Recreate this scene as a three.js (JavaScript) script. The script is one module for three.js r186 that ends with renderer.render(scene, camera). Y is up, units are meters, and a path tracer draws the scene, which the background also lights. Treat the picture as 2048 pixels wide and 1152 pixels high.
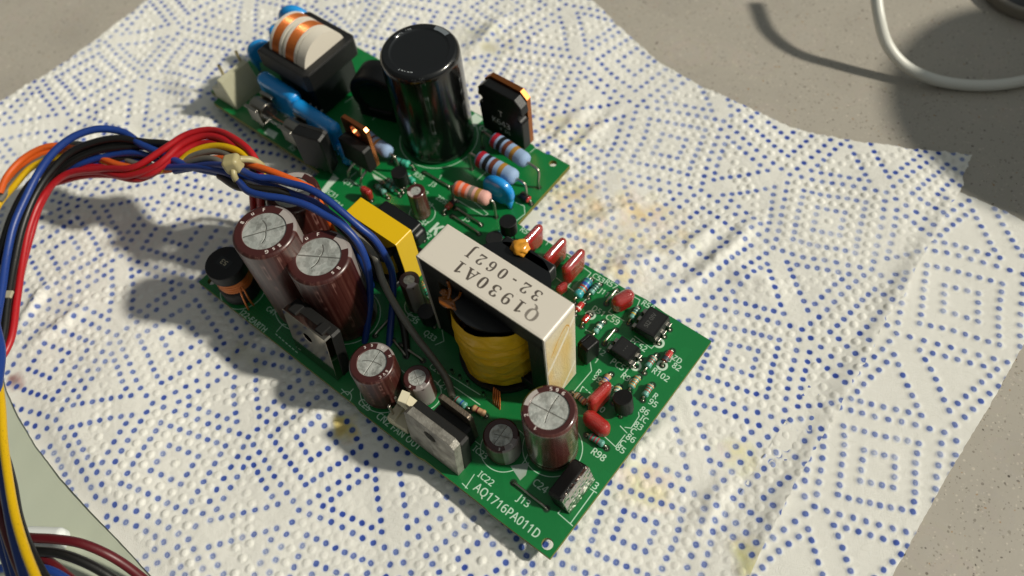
import * as THREE from 'three';
import { RoundedBoxGeometry } from 'three/addons/geometries/RoundedBoxGeometry.js';
import { mergeGeometries, mergeVertices } from 'three/addons/utils/BufferGeometryUtils.js';
import { ImprovedNoise } from 'three/addons/math/ImprovedNoise.js';

// Plan of the place: u runs along the long side of the board, v across it, w up from its top face, all in millimetres;
// three.js x = u, y = w + H0, z = -v. The counter top is y = 0.
const H0 = 7.5, MM = 0.001;
const scene = new THREE.Scene();

// ---------- camera, sky, sun, exposure ----------
const camera = new THREE.PerspectiveCamera(38.8, 16 / 9, 0.01, 20);
camera.position.set(0.03094, 0.1881 + H0 * MM, 0.02974);
camera.up.set(-0.50378, 0.51439, -0.69398);
camera.lookAt(camera.position.clone().add(new THREE.Vector3(-0.37195, -0.85426, -0.36318)));
camera.focus = 0.197; camera.userData.fStop = 11;
const SUN = new THREE.Vector3(0.86, 0.80, -0.51).normalize();
{
  const W = 128, H = 64, d = new Float32Array(W * H * 4);
  for (let j = 0; j < H; j++) for (let i = 0; i < W; i++) {
    const el = ((j + 0.5) / H - 0.5) * Math.PI, az = ((i + 0.5) / W - 0.5) * 2 * Math.PI;
    const dir = new THREE.Vector3(Math.cos(az) * Math.cos(el), Math.sin(el), Math.sin(az) * Math.cos(el));
    const c = Math.max(0, dir.dot(SUN)), up = THREE.MathUtils.smoothstep(dir.y, -0.25, 0.75);
    const k = 0.34 + 0.3 * up + 1.9 * c * c;
    d.set([k * 0.94, k * 1.0, k * 0.97, 1], (j * W + i) * 4);
  }
  const sky = new THREE.DataTexture(d, W, H, THREE.RGBAFormat, THREE.FloatType);
  sky.mapping = THREE.EquirectangularReflectionMapping; sky.magFilter = sky.minFilter = THREE.LinearFilter; sky.needsUpdate = true;
  scene.background = sky; scene.environment = sky;
  scene.backgroundIntensity = scene.environmentIntensity = 0.215;
}
const sun = new THREE.DirectionalLight(new THREE.Color(1.0, 0.94, 0.81), 4.5);
sun.name = 'sun'; sun.position.copy(SUN).multiplyScalar(1); sun.target.position.set(-0.06, 0, -0.05); sun.position.add(sun.target.position);
sun.castShadow = true; sun.shadow.radius = 6; sun.shadow.mapSize.set(4096, 4096);
Object.assign(sun.shadow.camera, { left: -0.3, right: 0.3, top: 0.3, bottom: -0.3, near: 0.01, far: 3 });
scene.add(sun, sun.target);
const renderer = new THREE.WebGLRenderer({ antialias: true });
renderer.toneMapping = THREE.LinearToneMapping; renderer.toneMappingExposure = 0.8;
renderer.shadowMap.enabled = true; renderer.outputColorSpace = THREE.SRGBColorSpace;

// ---------- helpers ----------
let seed = 7;
const rnd = () => { seed = (seed * 1664525 + 1013904223) >>> 0; return seed / 4294967296; };
const noise = new ImprovedNoise(), N = (x, y, z = 0) => noise.noise(x, y, z);
const V3 = (x, y, z) => new THREE.Vector3(x, y, z);
const used = {};
const numbered = (n) => { const k = used[n] = (used[n] ?? -1) + 1; return k ? n + '_' + String(k).padStart(3, '0') : n; };
function thing(name, label, category, [u, v, w], group, kind) {
  const o = new THREE.Group(); o.name = numbered(name); o.position.set(u * MM, (w + H0) * MM, -v * MM);
  o.userData = { label, category }; if (group) o.userData.group = group; if (kind) o.userData.kind = kind;
  scene.add(o); return o;
}
const clean = (g) => { let q = g.index ? g.toNonIndexed() : g; for (const k of Object.keys(q.attributes)) if (!['position', 'normal', 'uv'].includes(k)) q.deleteAttribute(k); return q; };
function mesh(name, geos, mat, parent) {                     // geometry in millimetres in the parent's frame
  geos = [].concat(geos); const g = geos.length > 1 ? mergeGeometries(geos.map(clean)) : geos[0].clone();
  const m = new THREE.Mesh(g.scale(MM, MM, MM), mat); m.name = name; m.castShadow = m.receiveShadow = true; parent.add(m); return m;
}
const std = (color, roughness = 0.6, o = {}) => new THREE.MeshStandardMaterial({ color, roughness, ...o });
const phy = (color, roughness = 0.5, o = {}) => new THREE.MeshPhysicalMaterial({ color, roughness, ...o });
function canvasTex(w, h, draw, srgb = true) {
  const c = document.createElement('canvas'); c.width = w; c.height = h; draw(c.getContext('2d'), w, h);
  const t = new THREE.CanvasTexture(c); if (srgb) t.colorSpace = THREE.SRGBColorSpace; t.magFilter = THREE.LinearFilter; t.wrapS = t.wrapT = THREE.RepeatWrapping; return t;
}
function noiseTex(n, f) {                                     // grey tile from a height function of (x, y) in 0..1
  const d = new Uint8Array(n * n * 4);
  for (let j = 0; j < n; j++) for (let i = 0; i < n; i++) { const q = Math.max(0, Math.min(255, f(i / n, j / n) * 255)); d.set([q, q, q, 255], (j * n + i) * 4); }
  const t = new THREE.DataTexture(d, n, n); t.magFilter = t.minFilter = THREE.LinearFilter; t.wrapS = t.wrapT = THREE.RepeatWrapping; t.needsUpdate = true; return t;
}
const tube = (pts, r, seg, rad = 8) => {
  const cv = new THREE.CatmullRomCurve3(pts.map((p) => V3(...p)), false, 'centripetal');
  return new THREE.TubeGeometry(cv, seg ?? Math.max(6, pts.length * 6), r, rad);
};
const box = (x, y, z, r = 0.3, at = [0, 0, 0], s = 2) => new RoundedBoxGeometry(x, y, z, s, Math.min(r, x / 2.01, y / 2.01, z / 2.01)).translate(...at);
const lathe = (pts, n = 40) => new THREE.LatheGeometry(pts.map((p) => new THREE.Vector2(...p)), n);
const alongX = (g) => g.rotateZ(-Math.PI / 2);
const plane = (w, h) => new THREE.PlaneGeometry(w, h);
const shapeOf = (pts) => { const s = new THREE.Shape(); pts.forEach((p, i) => (i ? s.lineTo(...p) : s.moveTo(...p))); s.closePath(); return s; };
const extr = (shape, depth, bevel = 0.2, o = {}) => new THREE.ExtrudeGeometry(shape, { depth, bevelEnabled: bevel > 0, bevelSize: bevel, bevelThickness: bevel, bevelSegments: 2, curveSegments: 16, bevelOffset: -bevel, ...o });

// ---------- materials ----------
const grain = noiseTex(256, (x, y) => { let s = 0.5; for (const [f, a] of [[16, 0.2], [40, 0.18], [90, 0.16]]) { const X = x * f, Y = y * f; s += a * N(X, Y, f); } return s; });
const fine = (k) => { const t = grain.clone(); t.repeat.set(k, k); t.needsUpdate = true; return t; };
const M = {
  tin: std(0xb9b4a8, 0.32, { metalness: 1 }), steel: std(0xa8a49a, 0.28, { metalness: 1 }), copper: std(0xc8764a, 0.3, { metalness: 1 }),
  copperEdge: std(0xb9713f, 0.4, { metalness: 1 }), copperWire: phy(0xd2742f, 0.3, { metalness: 0.6, clearcoat: 0.6, clearcoatRoughness: 0.25 }),
  alu: std(0xc2c4bc, 0.45, { metalness: 0.6 }), dullTin: std(0x9a8c7c, 0.42, { metalness: 0.9, bumpMap: fine(0.08), bumpScale: 0.0002 }),
  epoxy: std(0x08090a, 0.46, { bumpMap: fine(0.12), bumpScale: 0.00005 }), epoxyDull: std(0x0f0f0e, 0.6, { bumpMap: fine(0.12), bumpScale: 0.00006 }), ferrite: std(0x0a0b0c, 0.5, { bumpMap: fine(0.5), bumpScale: 0.00012 }),
  bakelite: std(0x090c0f, 0.42), brown: phy(0x4d2321, 0.3, { clearcoat: 0.5, clearcoatRoughness: 0.2 }),
  
  blueCoat: phy(0x1490de, 0.22, { clearcoat: 0.8, clearcoatRoughness: 0.1, bumpMap: fine(1), bumpScale: 0.0001 }),
  redCoat: phy(0x9a1d17, 0.2, { clearcoat: 1, clearcoatRoughness: 0.07, bumpMap: fine(1), bumpScale: 0.0002 }), redDull: phy(0xa8201a, 0.35, { clearcoat: 0.5, clearcoatRoughness: 0.2, bumpMap: fine(1), bumpScale: 0.0002 }),
  paleBlue: std(0x8fa9cc, 0.62, { bumpMap: fine(3), bumpScale: 0.0001 }), pink: std(0xdda79c, 0.6, { bumpMap: fine(3), bumpScale: 0.0001 }), teal: phy(0x5f9c90, 0.4, { clearcoat: 0.4, clearcoatRoughness: 0.25 }),
  tealDeep: phy(0x2f9aa2, 0.35, { clearcoat: 0.5, clearcoatRoughness: 0.2 }), tan: phy(0xc39a74, 0.45, { clearcoat: 0.3 }), mint: phy(0x3fae93, 0.4, { clearcoat: 0.4 }),
  nylon: phy(0xcfcdb0, 0.45, { transmission: 0.25, thickness: 0, bumpMap: fine(1), bumpScale: 0.0001 }), ivory: std(0xc9c2a8, 0.55),
  yellowTape: phy(0xe2b800, 0.3, { clearcoat: 0.5, clearcoatRoughness: 0.2 }), tapeOld: phy(0xf2c00e, 0.4, { clearcoat: 0.35, clearcoatRoughness: 0.3, bumpMap: fine(1), bumpScale: 0.0004 }),
  glue: phy(0x8a4c0a, 0.25, { transmission: 0.12, thickness: 0, clearcoat: 0.6 }), whiteBobbin: std(0xd9d2c4, 0.6), glass: phy(0xffffff, 0.04, { transmission: 1, thickness: 0, ior: 1.5 }),
  redGlass: phy(0xb52d28, 0.1, { clearcoat: 1 }),
};
const bandMat = {}; const band = (c) => (bandMat[c] ??= std(c, 0.5));

// ---------- counter ----------
const counterTex = canvasTex(2048, 2048, (g, w, h) => {
  g.fillStyle = '#aaa499'; g.fillRect(0, 0, w, h);
  for (let i = 0; i < 34000; i++) {
    const x = rnd() * w, y = rnd() * h, r = 0.6 + rnd() * rnd() * 4.6, t = rnd();
    g.fillStyle = t < 0.45 ? `rgba(90,82,72,${0.15 + rnd() * 0.4})` : t < 0.9 ? `rgba(214,205,190,${0.15 + rnd() * 0.4})` : t < 0.96 ? `rgba(52,45,38,${0.4 + rnd() * 0.4})` : `rgba(150,110,70,${0.4 + rnd() * 0.3})`;
    g.beginPath(); g.ellipse(x, y, r, r * (0.5 + rnd() * 0.5), rnd() * 3, 0, 7); g.fill();
  }
  for (let i = 0; i < 240; i++) { const x = rnd() * w, y = rnd() * h, r = 30 + rnd() * 120, q = g.createRadialGradient(x, y, 0, x, y, r), c = rnd() < 0.5 ? '60,52,44' : '230,222,208'; q.addColorStop(0, `rgba(${c},0.035)`); q.addColorStop(1, `rgba(${c},0)`); g.fillStyle = q; g.fillRect(x - r, y - r, 2 * r, 2 * r); }
  for (let i = 0; i < 60; i++) { g.strokeStyle = 'rgba(225,218,205,0.12)'; g.lineWidth = 1; const x = rnd() * w, y = rnd() * h, a = rnd() * 6.3, l = 30 + rnd() * 160; g.beginPath(); g.moveTo(x, y); g.lineTo(x + Math.cos(a) * l, y + Math.sin(a) * l); g.stroke(); }
});
counterTex.repeat.set(1 / 170, 1 / 170);
{
  const s = shapeOf([[-700, -420], [500, -420], [500, 700], [-700, 700]]);
  const g = new THREE.ExtrudeGeometry(s, { depth: 30, bevelEnabled: false }).rotateX(-Math.PI / 2).translate(0, -30, 0);
  const m = new THREE.Mesh(g.scale(MM, MM, MM), std(0xffffff, 0.42, { map: counterTex, bumpMap: fine(0.02), bumpScale: 0.00003 }));
  const p = g.attributes.position, uv = g.attributes.uv; for (let i = 0; i < p.count; i++) uv.setXY(i, p.getX(i) / MM, -p.getZ(i) / MM);
  m.name = 'countertop'; m.receiveShadow = true;
  m.userData = { kind: 'structure', label: 'speckled beige stone countertop under the paper towel', category: 'countertop' }; scene.add(m);
}
// ---------- paper towels ----------
const DOTS = [], BUMPS = [];
{
  const A = 27, add = (list, x, y) => { for (let i = list.length - 1; i >= 0; i--) if (Math.abs(list[i][0] - x) < 1.3 && Math.abs(list[i][1] - y) < 1.3) return; list.push([x, y]); };
  const poly = (list, cx, cy, side, n, rot, sp) => {
    const R = side / (2 * Math.sin(Math.PI / n)), k = Math.max(1, Math.round(side / sp));
    for (let e = 0; e < n; e++) {
      const a = rot + (e * 2 * Math.PI) / n, b = a + (2 * Math.PI) / n;
      for (let i = 0; i < k; i++) add(list, cx + R * (Math.cos(a) * (1 - i / k) + Math.cos(b) * i / k), cy + R * (Math.sin(a) * (1 - i / k) + Math.sin(b) * i / k));
    }
  };
  const rad = Math.PI / 180, e1 = [Math.cos(3 * rad), Math.sin(3 * rad)], e2 = [Math.cos(93 * rad), Math.sin(93 * rad)], L = 1.932 * A, b = [Math.cos(48 * rad), Math.sin(48 * rad)];
  const square = (x, y, rot) => {
    for (const s of [17.6, 7.7]) poly(DOTS, x, y, s, 4, rot, 2.6); poly(DOTS, x, y, 27, 4, rot, 3.0);
    for (const s of [22.4, 12.6]) poly(BUMPS, x, y, s, 4, rot, 3.2); BUMPS.push([x, y]);
  };
  for (let i = -8; i <= 5; i++) for (let j = -4; j <= 5; j++) {
    const x = 8.1 + L * (i * e1[0] + j * e2[0]), y = 70.5 + L * (i * e1[1] + j * e2[1]);
    square(x, y, 63 * rad); square(x + 1.366 * A * b[0], y + 1.366 * A * b[1], 33 * rad);
    for (let k = 0; k < 4; k++) {
      const t = (18 + 90 * k) * rad, d = A * 0.7887, cx = x + d * Math.cos(t), cy = y + d * Math.sin(t);
      poly(DOTS, cx, cy, 16.4, 3, t, 2.7);
      poly(BUMPS, cx, cy, 22.4, 3, t, 3.1); poly(BUMPS, cx, cy, 10, 3, t, 3.1); BUMPS.push([cx, cy]);
    }
  }
  const keep = BUMPS.filter((b) => !DOTS.some((d) => Math.abs(d[0] - b[0]) < 1.9 && Math.abs(d[1] - b[1]) < 1.9)); BUMPS.length = 0; BUMPS.push(...keep);
  for (const q of [DOTS, BUMPS]) for (const p of q) { const [a, b] = p; p[0] += 2.2 * N(a / 33, b / 33, 11) + 0.45 * N(a / 9, b / 9, 13); p[1] += 2.2 * N(a / 33, b / 33, 17) + 0.45 * N(a / 9, b / 9, 19); }
}
const CELL = 4, gridOf = (list) => { const g = new Map(); for (const p of list) { const k = Math.floor(p[0] / CELL) * 4096 + Math.floor(p[1] / CELL); g.has(k) ? g.get(k).push(p) : g.set(k, [p]); } return g; };
const near = (g, u, v) => { let best = 99; const a = Math.floor(u / CELL), b = Math.floor(v / CELL); for (let i = -1; i < 2; i++) for (let j = -1; j < 2; j++) for (const p of g.get((a + i) * 4096 + b + j) ?? []) { const d = Math.hypot(p[0] - u, p[1] - v); if (d < best) best = d; } return best; };
const dotGrid = gridOf(DOTS), bumpGrid = gridOf(BUMPS);
const boardIn = (u, v, m) => (u > -123.5 - m && u < m && v > -m && v < 67.8 + m) || (u > -178 - m && u < -63.4 + m && v > 48 - m && v < 93.2 + m);
const segDist = (u, v, a, b) => { const dx = b[0] - a[0], dy = b[1] - a[1], t = Math.max(0, Math.min(1, ((u - a[0]) * dx + (v - a[1]) * dy) / (dx * dx + dy * dy))); return [Math.hypot(u - a[0] - t * dx, v - a[1] - t * dy), t]; };
// creases: from, to, width, height (millimetres)
const CREASES = [
  [[-51.9, 75.1], [-39.7, 100.2], 2.2, 0.9], [[-37.3, 67.1], [-18.7, 98.8], 3, 1.1], [[-14.2, 83.8], [-10.3, 114.4], 2.2, 1.3], [[-22.5, 81.7], [-18.9, 107.2], 2.0, 0.8],
  [[-19.9, 68], [-12.1, 93.3], 2.5, 0.8], [[-12.1, 93.3], [9.3, 93.1], 4, 0.9], [[-75.7, 96.9], [-76.4, 126.8], 2.4, 0.9], [[-69.6, 94], [-67.4, 127.7], 1.8, 0.7],
  [[-123, 117.2], [-124, 140.2], 2.6, 1.2], [[-198.8, 24.2], [-170.9, 23.1], 1.8, 1.0], [[-198.1, 49.3], [-178.8, 48.7], 4, 1.4], [[-160.3, -38.6], [-164.7, -25.3], 1.8, 1.4], [[-150.9, -41.5], [-147.8, -21.3], 2.2, 1.0],
  [[-101, -6.7], [-89.7, 13.1], 2.2, 0.9], [[-74.9, -15.9], [-67.2, 0.2], 2, 0.8], [[2.5, 45.6], [-2.2, 18.3], 2.4, 0.8], [[21.8, 26.3], [21.7, 44.1], 2.6, 1.0], [[-177.6, -3.3], [-180, -16.6], 2, 0.7],
  [[-199.8, 2.8], [-206.9, 24], 3, 0.8], [[-14.5, 46.4], [5.6, 54.5], 4, 0.7],
];
function swell(u, v) {
  let h = 1.3 * N(u / 46, v / 46, 3.1) + 0.55 * N(u / 19, v / 19, 8.4) + 0.15 * N(u / 8, v / 8, 5.2) + 0.12 * Math.abs(N(u / 5 + 0.4 * N(u / 9, v / 9), v / 3.4, 2.2));
  for (const [a, b, w, t] of CREASES) { const [d, k] = segDist(u, v, a, b); if (d < w * 3) { const e = d / w; h += 1.25 * t * Math.exp(-e * e) * Math.sin(Math.PI * Math.min(1, 0.12 + k * 0.88)) * (0.8 + 0.3 * N(u / 3, v / 3)); } }
  return h;
}
const EDGE = [[[29.9, 147.5], [31.7, 102.6]], [[31.7, 102.6], [34.1, 59.3]], [[34.1, 59.3], [37, 22.9]]];
const CUT = [[-151.8, -51.2], [-136.2, -56.1], [-112, -59.2], [-84.9, -59.6], [-52.8, -58.9]];
function topSheet(u, v) {
  let h = -5.5 + swell(u, v) * 1.15;
  const d = near(bumpGrid, u, v), e = near(dotGrid, u, v);
  h += Math.max(0.06, 0.27 + 0.34 * N(u / 38, v / 38, 6)) * Math.exp(-Math.pow(d / 0.9, 7)) - 0.1 * Math.exp(-Math.pow(d / 1.75, 4));
  h -= 0.16 * Math.exp(-Math.pow(e / 0.75, 3));
  h += 0.05 * N(u / 0.9, v / 0.9, 1);
  if (u > -6) { const d = Math.min(...EDGE.map(([a, b]) => segDist(u, v, a, b)[0])); if (d < 9) h += 0.9 * Math.exp(-d * d / 9); }
  { let d = 99; for (let i = 0; i < 4; i++) d = Math.min(d, segDist(u, v, CUT[i], CUT[i + 1])[0]); if (d < 12) { const k = Math.exp(-d * d / 30); h += (-6.35 - h) * k * 0.95; } }
  if (boardIn(u, v, 4)) h = Math.min(h, -2.9);
  return h;
}
function lowSheet(u, v) {
  let h = -6.9 + 0.55 * (swell(u * 0.9 + 40, v * 0.9 - 70) * 0.9 + 0.5);
  const e = near(dotGrid, u * 0.978 + 13, v * 0.978 + 9);
  h += 0.34 * Math.exp(-Math.pow(e / 0.85, 3)) + 0.05 * N(u / 0.9, v / 0.9, 6);
  return Math.max(h, -7.35);
}
function inside(poly, u, v) { let c = false; for (let i = 0, j = poly.length - 1; i < poly.length; j = i++) { const [a, b] = poly[i], [p, q] = poly[j]; if ((b > v) !== (q > v) && u < ((p - a) * (v - b)) / (q - b) + a) c = !c; } return c; }
function snap(poly, u, v) { let best = 1e9, o = null; for (let i = 0; i < poly.length; i++) { const a = poly[i], b = poly[(i + 1) % poly.length], [d, t] = segDist(u, v, a, b); if (d < best) { best = d; o = [a[0] + t * (b[0] - a[0]), a[1] + t * (b[1] - a[1])]; } } return o; }
function ragged(poly, amp, step = 1.1) {                         // a torn, fibrous edge
  const out = [];
  poly.forEach((a, i) => { const b = poly[(i + 1) % poly.length], L = Math.hypot(b[0] - a[0], b[1] - a[1]), n = Math.max(1, Math.round(L / step)), k = a[2] ?? 1;
    for (let j = 0; j < n; j++) { const t = j / n, u = a[0] + t * (b[0] - a[0]), v = a[1] + t * (b[1] - a[1]), s = amp * k * (N(u / 1.4, v / 1.4, 4) + 0.6 * N(u / 0.6, v / 0.6, 9)); out.push([u - s * (b[1] - a[1]) / L, v + s * (b[0] - a[0]) / L]); } });
  return out;
}
const TU = [-262, 96], TV = [-92, 196];
function sheet(name, label, poly, height, step, mat) {
  const us = poly.map((p) => p[0]), vs = poly.map((p) => p[1]), u0 = Math.min(...us) - step, v0 = Math.min(...vs) - step, nu = Math.ceil((Math.max(...us) - u0) / step) + 2, nv = Math.ceil((Math.max(...vs) - v0) / step) + 2;
  // row by row crossings make the inside test cheap
  const ins = new Uint8Array(nu * nv);
  for (let j = 0; j < nv; j++) { const v = v0 + j * step, xs = []; for (let i = 0, k = poly.length - 1; i < poly.length; k = i++) { const [a, b] = poly[i], [p, q] = poly[k]; if ((b > v) !== (q > v)) xs.push(((p - a) * (v - b)) / (q - b) + a); } xs.sort((a, b) => a - b); for (let k = 0; k + 1 < xs.length; k += 2) for (let i = Math.ceil((xs[k] - u0) / step); i <= Math.floor((xs[k + 1] - u0) / step); i++) ins[j * nu + i] = 1; }
  const id = new Int32Array(nu * nv).fill(-1), pos = [], uv = [], index = [];
  const vert = (i, j) => {
    const k = j * nu + i; if (id[k] >= 0) return id[k];
    let u = u0 + i * step, v = v0 + j * step; if (!ins[k]) [u, v] = snap(poly, u, v);
    pos.push(u * MM, (height(u, v) + H0) * MM, -v * MM); uv.push((u - TU[0]) / (TU[1] - TU[0]), (v - TV[0]) / (TV[1] - TV[0])); return (id[k] = pos.length / 3 - 1);
  };
  for (let j = 0; j < nv - 1; j++) for (let i = 0; i < nu - 1; i++) {
    if (!(ins[j * nu + i] + ins[j * nu + i + 1] + ins[(j + 1) * nu + i] + ins[(j + 1) * nu + i + 1])) continue;
    const a = vert(i, j), b = vert(i + 1, j), c = vert(i + 1, j + 1), d = vert(i, j + 1); index.push(a, b, c, a, c, d);
  }
  const g = new THREE.BufferGeometry(); g.setAttribute('position', new THREE.Float32BufferAttribute(pos, 3)); g.setAttribute('uv', new THREE.Float32BufferAttribute(uv, 2)); g.setIndex(index); g.computeVertexNormals();
  const m = new THREE.Mesh(g, mat); m.name = numbered(name); m.castShadow = m.receiveShadow = true; m.userData = { label, category: 'paper towel' }; scene.add(m); return m;
}
const towelTex = (fade, map2, stains) => canvasTex(2048, 1648, (g, w, h) => {
  const X = (u) => ((u - TU[0]) / (TU[1] - TU[0])) * w, Y = (v) => h - ((v - TV[0]) / (TV[1] - TV[0])) * h, S = w / (TU[1] - TU[0]);
  g.fillStyle = '#eae9e2'; g.fillRect(0, 0, w, h);
  for (let i = 0; i < 26000; i++) { g.strokeStyle = rnd() < 0.5 ? 'rgba(255,255,255,0.16)' : 'rgba(190,186,176,0.14)'; g.lineWidth = 0.6 + rnd(); const x = rnd() * w, y = rnd() * h, a = rnd() * 6.3; g.beginPath(); g.moveTo(x, y); g.lineTo(x + Math.cos(a) * 9, y + Math.sin(a) * 9); g.stroke(); }
  for (const [u, v, r, c, e] of stains) { const [, cr, cg, cb, ca] = /rgba\((\d+),(\d+),(\d+),([\d.]+)\)/.exec(c); for (let k = 0; k < 420; k++) { const a = rnd() * 6.28, q = Math.sqrt(rnd()) * r * (0.75 + 0.55 * N(Math.cos(a) * 1.7 + u, Math.sin(a) * 1.7 + v, e)), x = u + Math.cos(a) * q, y = v + Math.sin(a) * q * 0.68, s = (0.6 + rnd() * 1.6) * Math.min(1, r / 7) * S; const f = 0.5 + N(x / 4, y / 4, 5); if (f < 0.25) continue; g.fillStyle = `rgba(${cr},${cg},${cb},${(ca * 0.1 * f).toFixed(3)})`; g.beginPath(); g.ellipse(X(x), Y(y), s * 1.4, s, a, 0, 7); g.fill(); } }
  for (const p of DOTS) {
    const [u, v] = map2(p), x = X(u), y = Y(v); if (x < -9 || y < -9 || x > w + 9 || y > h + 9) continue;
    const ink = 0.68 + 0.5 * N(u / 34, v / 34, 7) + 0.3 * (rnd() - 0.5), r = (0.74 + 0.1 * N(u / 40, v / 40, 2)) * S;
    g.globalAlpha = Math.max(0.3, Math.min(0.95, ink * fade)); g.fillStyle = '#23409f'; g.beginPath(); g.ellipse(x, y, r, r * (0.85 + rnd() * 0.12), rnd() * 3, 0, 7); g.fill();
    g.globalAlpha = Math.max(0, 0.9 - ink) * 0.8; g.fillStyle = '#e0e0e0'; for (let k = 0; k < 5; k++) { const a = rnd() * 6.3, q = rnd() * r * 0.7; g.beginPath(); g.arc(x + Math.cos(a) * q, y + Math.sin(a) * q, r * 0.2, 0, 7); g.fill(); }
    g.globalAlpha = 0.2; g.strokeStyle = '#8fa0d8'; g.lineWidth = 1.6; g.beginPath(); g.arc(x, y, r + 1, 0, 7); g.stroke(); g.globalAlpha = 1;
  }
});
const paper = (map) => phy(0xffffff, 0.95, { map, sheen: 0.15, sheenRoughness: 0.8, bumpMap: fine(60), bumpScale: 0.0002, side: THREE.DoubleSide });
const STAINS = [
  [...[-44.9, 88.7], 27, 'rgba(214,188,138,0.42)', 0.3], [...[-58.7, 86.7], 15, 'rgba(206,176,120,0.42)', 0.9], [...[-35.2, 93.5], 15, 'rgba(224,200,140,0.4)', 0], [...[-37.2, 74.1], 17, 'rgba(216,192,142,0.36)', 1.2],
  [...[-62.1, -4.9], 5, 'rgba(222,200,120,0.5)', 0.4], [...[-123.3, 122.8], 16, 'rgba(178,166,135,0.4)', 0.6], [...[-76.7, 108.5], 14, 'rgba(196,180,140,0.35)', 1], [...[6.8, 28.2], 9, 'rgba(230,222,175,0.3)', 0.7], [...[20.8, 48], 6, 'rgba(232,226,180,0.3)', 0],
  [...[36.2, 28.2], 8, 'rgba(226,214,150,0.4)', 0.5], [...[-98.7, -5], 10, 'rgba(190,185,165,0.35)', 0.4], [...[-145.5, -50.8], 3.4, 'rgba(130,100,105,0.3)', 1.2], [...[-180, 24.2], 12, 'rgba(205,212,200,0.5)', 0],
];
const TOP = [
  [-244.7, -3.7], [-242.5, 6.9], [-241, 16.2], [-238.9, 25.2], [-238.4, 33.4], [-239, 42.1], [-239.5, 50], [-239.6, 57.2], [-240, 64.9], [-240.3, 72.2], [-237.6, 93.1], [-200.8, 137.7], [-135.5, 166],
  [-108.3, 161.2], [-88.8, 154.5], [-67.9, 148.6], [-51.7, 146.9], [-37.1, 146.6], [-23.6, 147.1], [-11.4, 149.2], [-0.6, 153.4], [12.2, 159.3], [27.3, 168.1], [28.1, 163.4], [28.1, 158.9], [29.9, 155.8],
  [29.9, 147.5], [30.9, 135.2], [30.9, 122.1], [32.3, 111.5], [31.7, 102.6], [33, 90.9], [33, 80.6], [34.2, 69.8], [34.1, 59.3], [34.5, 48.8], [35.2, 39.8], [36, 31.1], [37, 22.9], [37.5, 11.5],
  [1.1, -37.1], [-52.8, -58.9], [-73.8, -59.9], [-84.9, -59.6], [-98.4, -59.6], [-112, -59.2], [-124.9, -58.1], [-136.2, -56.1], [-145.3, -53.8], [-151.8, -51.2], [-160.8, -48.2], [-177.2, -42], [-213.4, -23],
];
const LOW = [
  [18, 157.4], [29.5, 153.2], [35.7, 153.8], [42.7, 153.9], [49.9, 153.3], [59.2, 146.3], [62.8, 131.6], [62.2, 114.9], [62.2, 97.8], [61.7, 82.9], [61.4, 69.7], [61.5, 57.4], [61.5, 44.8], [61.9, 33.2], [51.2, 13.4],
  [27.8, -1.1], [25.7, 27], [25.1, 60.2], [21.7, 103.5],
];
TOP.forEach((p, i) => { if (i > 35) p[2] = 0.1; });
sheet('paper_towel', 'large white paper towel with blue dots lying under the green circuit board', ragged(TOP, 0.7), topSheet, 0.31, paper(towelTex(1, (p) => p, STAINS)));
sheet('paper_towel', 'dotted paper towel sheet reaching out on the right beneath the larger towel', ragged(LOW, 0.25), lowSheet, 0.5, paper(towelTex(0.85, (p) => [(p[0] - 13) / 0.978, (p[1] - 9) / 0.978], [])));

// ---------- smaller things on the counter ----------
{
  const t = thing('plastic_film', 'pale translucent plastic film lying under the wires at the lower left', 'plastic film', [-109.9, -66, -7.2]);
  const c = [-109.9, -66], n = 44, g = plane(95, 95).rotateX(-Math.PI / 2), q = new THREE.PlaneGeometry(110, 100, n, n).rotateX(-Math.PI / 2), p = q.attributes.position;
  for (let i = 0; i < p.count; i++) { const x = p.getX(i), z = p.getZ(i); p.setY(i, 0.1 + 0.45 * Math.abs(N(x / 22, z / 22, 3)) + 0.25 * Math.abs(N(x / 9, z / 30, 1))); }
  q.computeVertexNormals();
  mesh('film', q.rotateY(0.6).translate(-18, 0, 8), phy(0xb9c0ae, 0.32, { clearcoat: 0.6, clearcoatRoughness: 0.1, side: THREE.DoubleSide }), t);
}
{
  const t = thing('white_cable', 'smooth white round cable curving across the upper right of the counter', 'cable', [10.7, 190, -5.6]);
  const b = [10.7, 190];
  const path = [[-30.2, 208, 18], [-22.9, 195.6, 14.5], [-16.7, 188.7, 9], [-10.7, 186.5, 2.2], [-3.5, 186.3, -2.4], [4.7, 187.8, -4.6], [13.2, 191.6, -5.7], [21.8, 197.2, -5.7], [29.2, 205.3, -5.7], [38.3, 221.3, -5.7]];
  mesh('jacket', tube(path.map(([u, v, w]) => [u - b[0], w + 5.6, -(v - b[1])]), 1.75, 90, 16), phy(0xd8d8d0, 0.38, { clearcoat: 0.3 }), t);
}
{
  const t = thing('round_lid', 'dark round lid with a pale grey rim at the top right corner', 'lid', [...[14.4, 246.3], -7.5]);
  mesh('body', lathe([[0, 0], [14.6, 0], [15.2, 0.6], [15.2, 2.6], [14.2, 3.4]], 64), phy(0x0c0d10, 0.3), t);
  mesh('rim', lathe([[15.25, 0.2], [15.9, 0.4], [16, 3.4], [15.6, 4], [14.2, 4], [13.9, 3.2]], 64), std(0x8a8378, 0.5), t);
  mesh('lid', lathe([[0, 2.4], [13.4, 2.4], [14, 3.3]], 64), phy(0x101216, 0.4), t);
}

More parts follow.
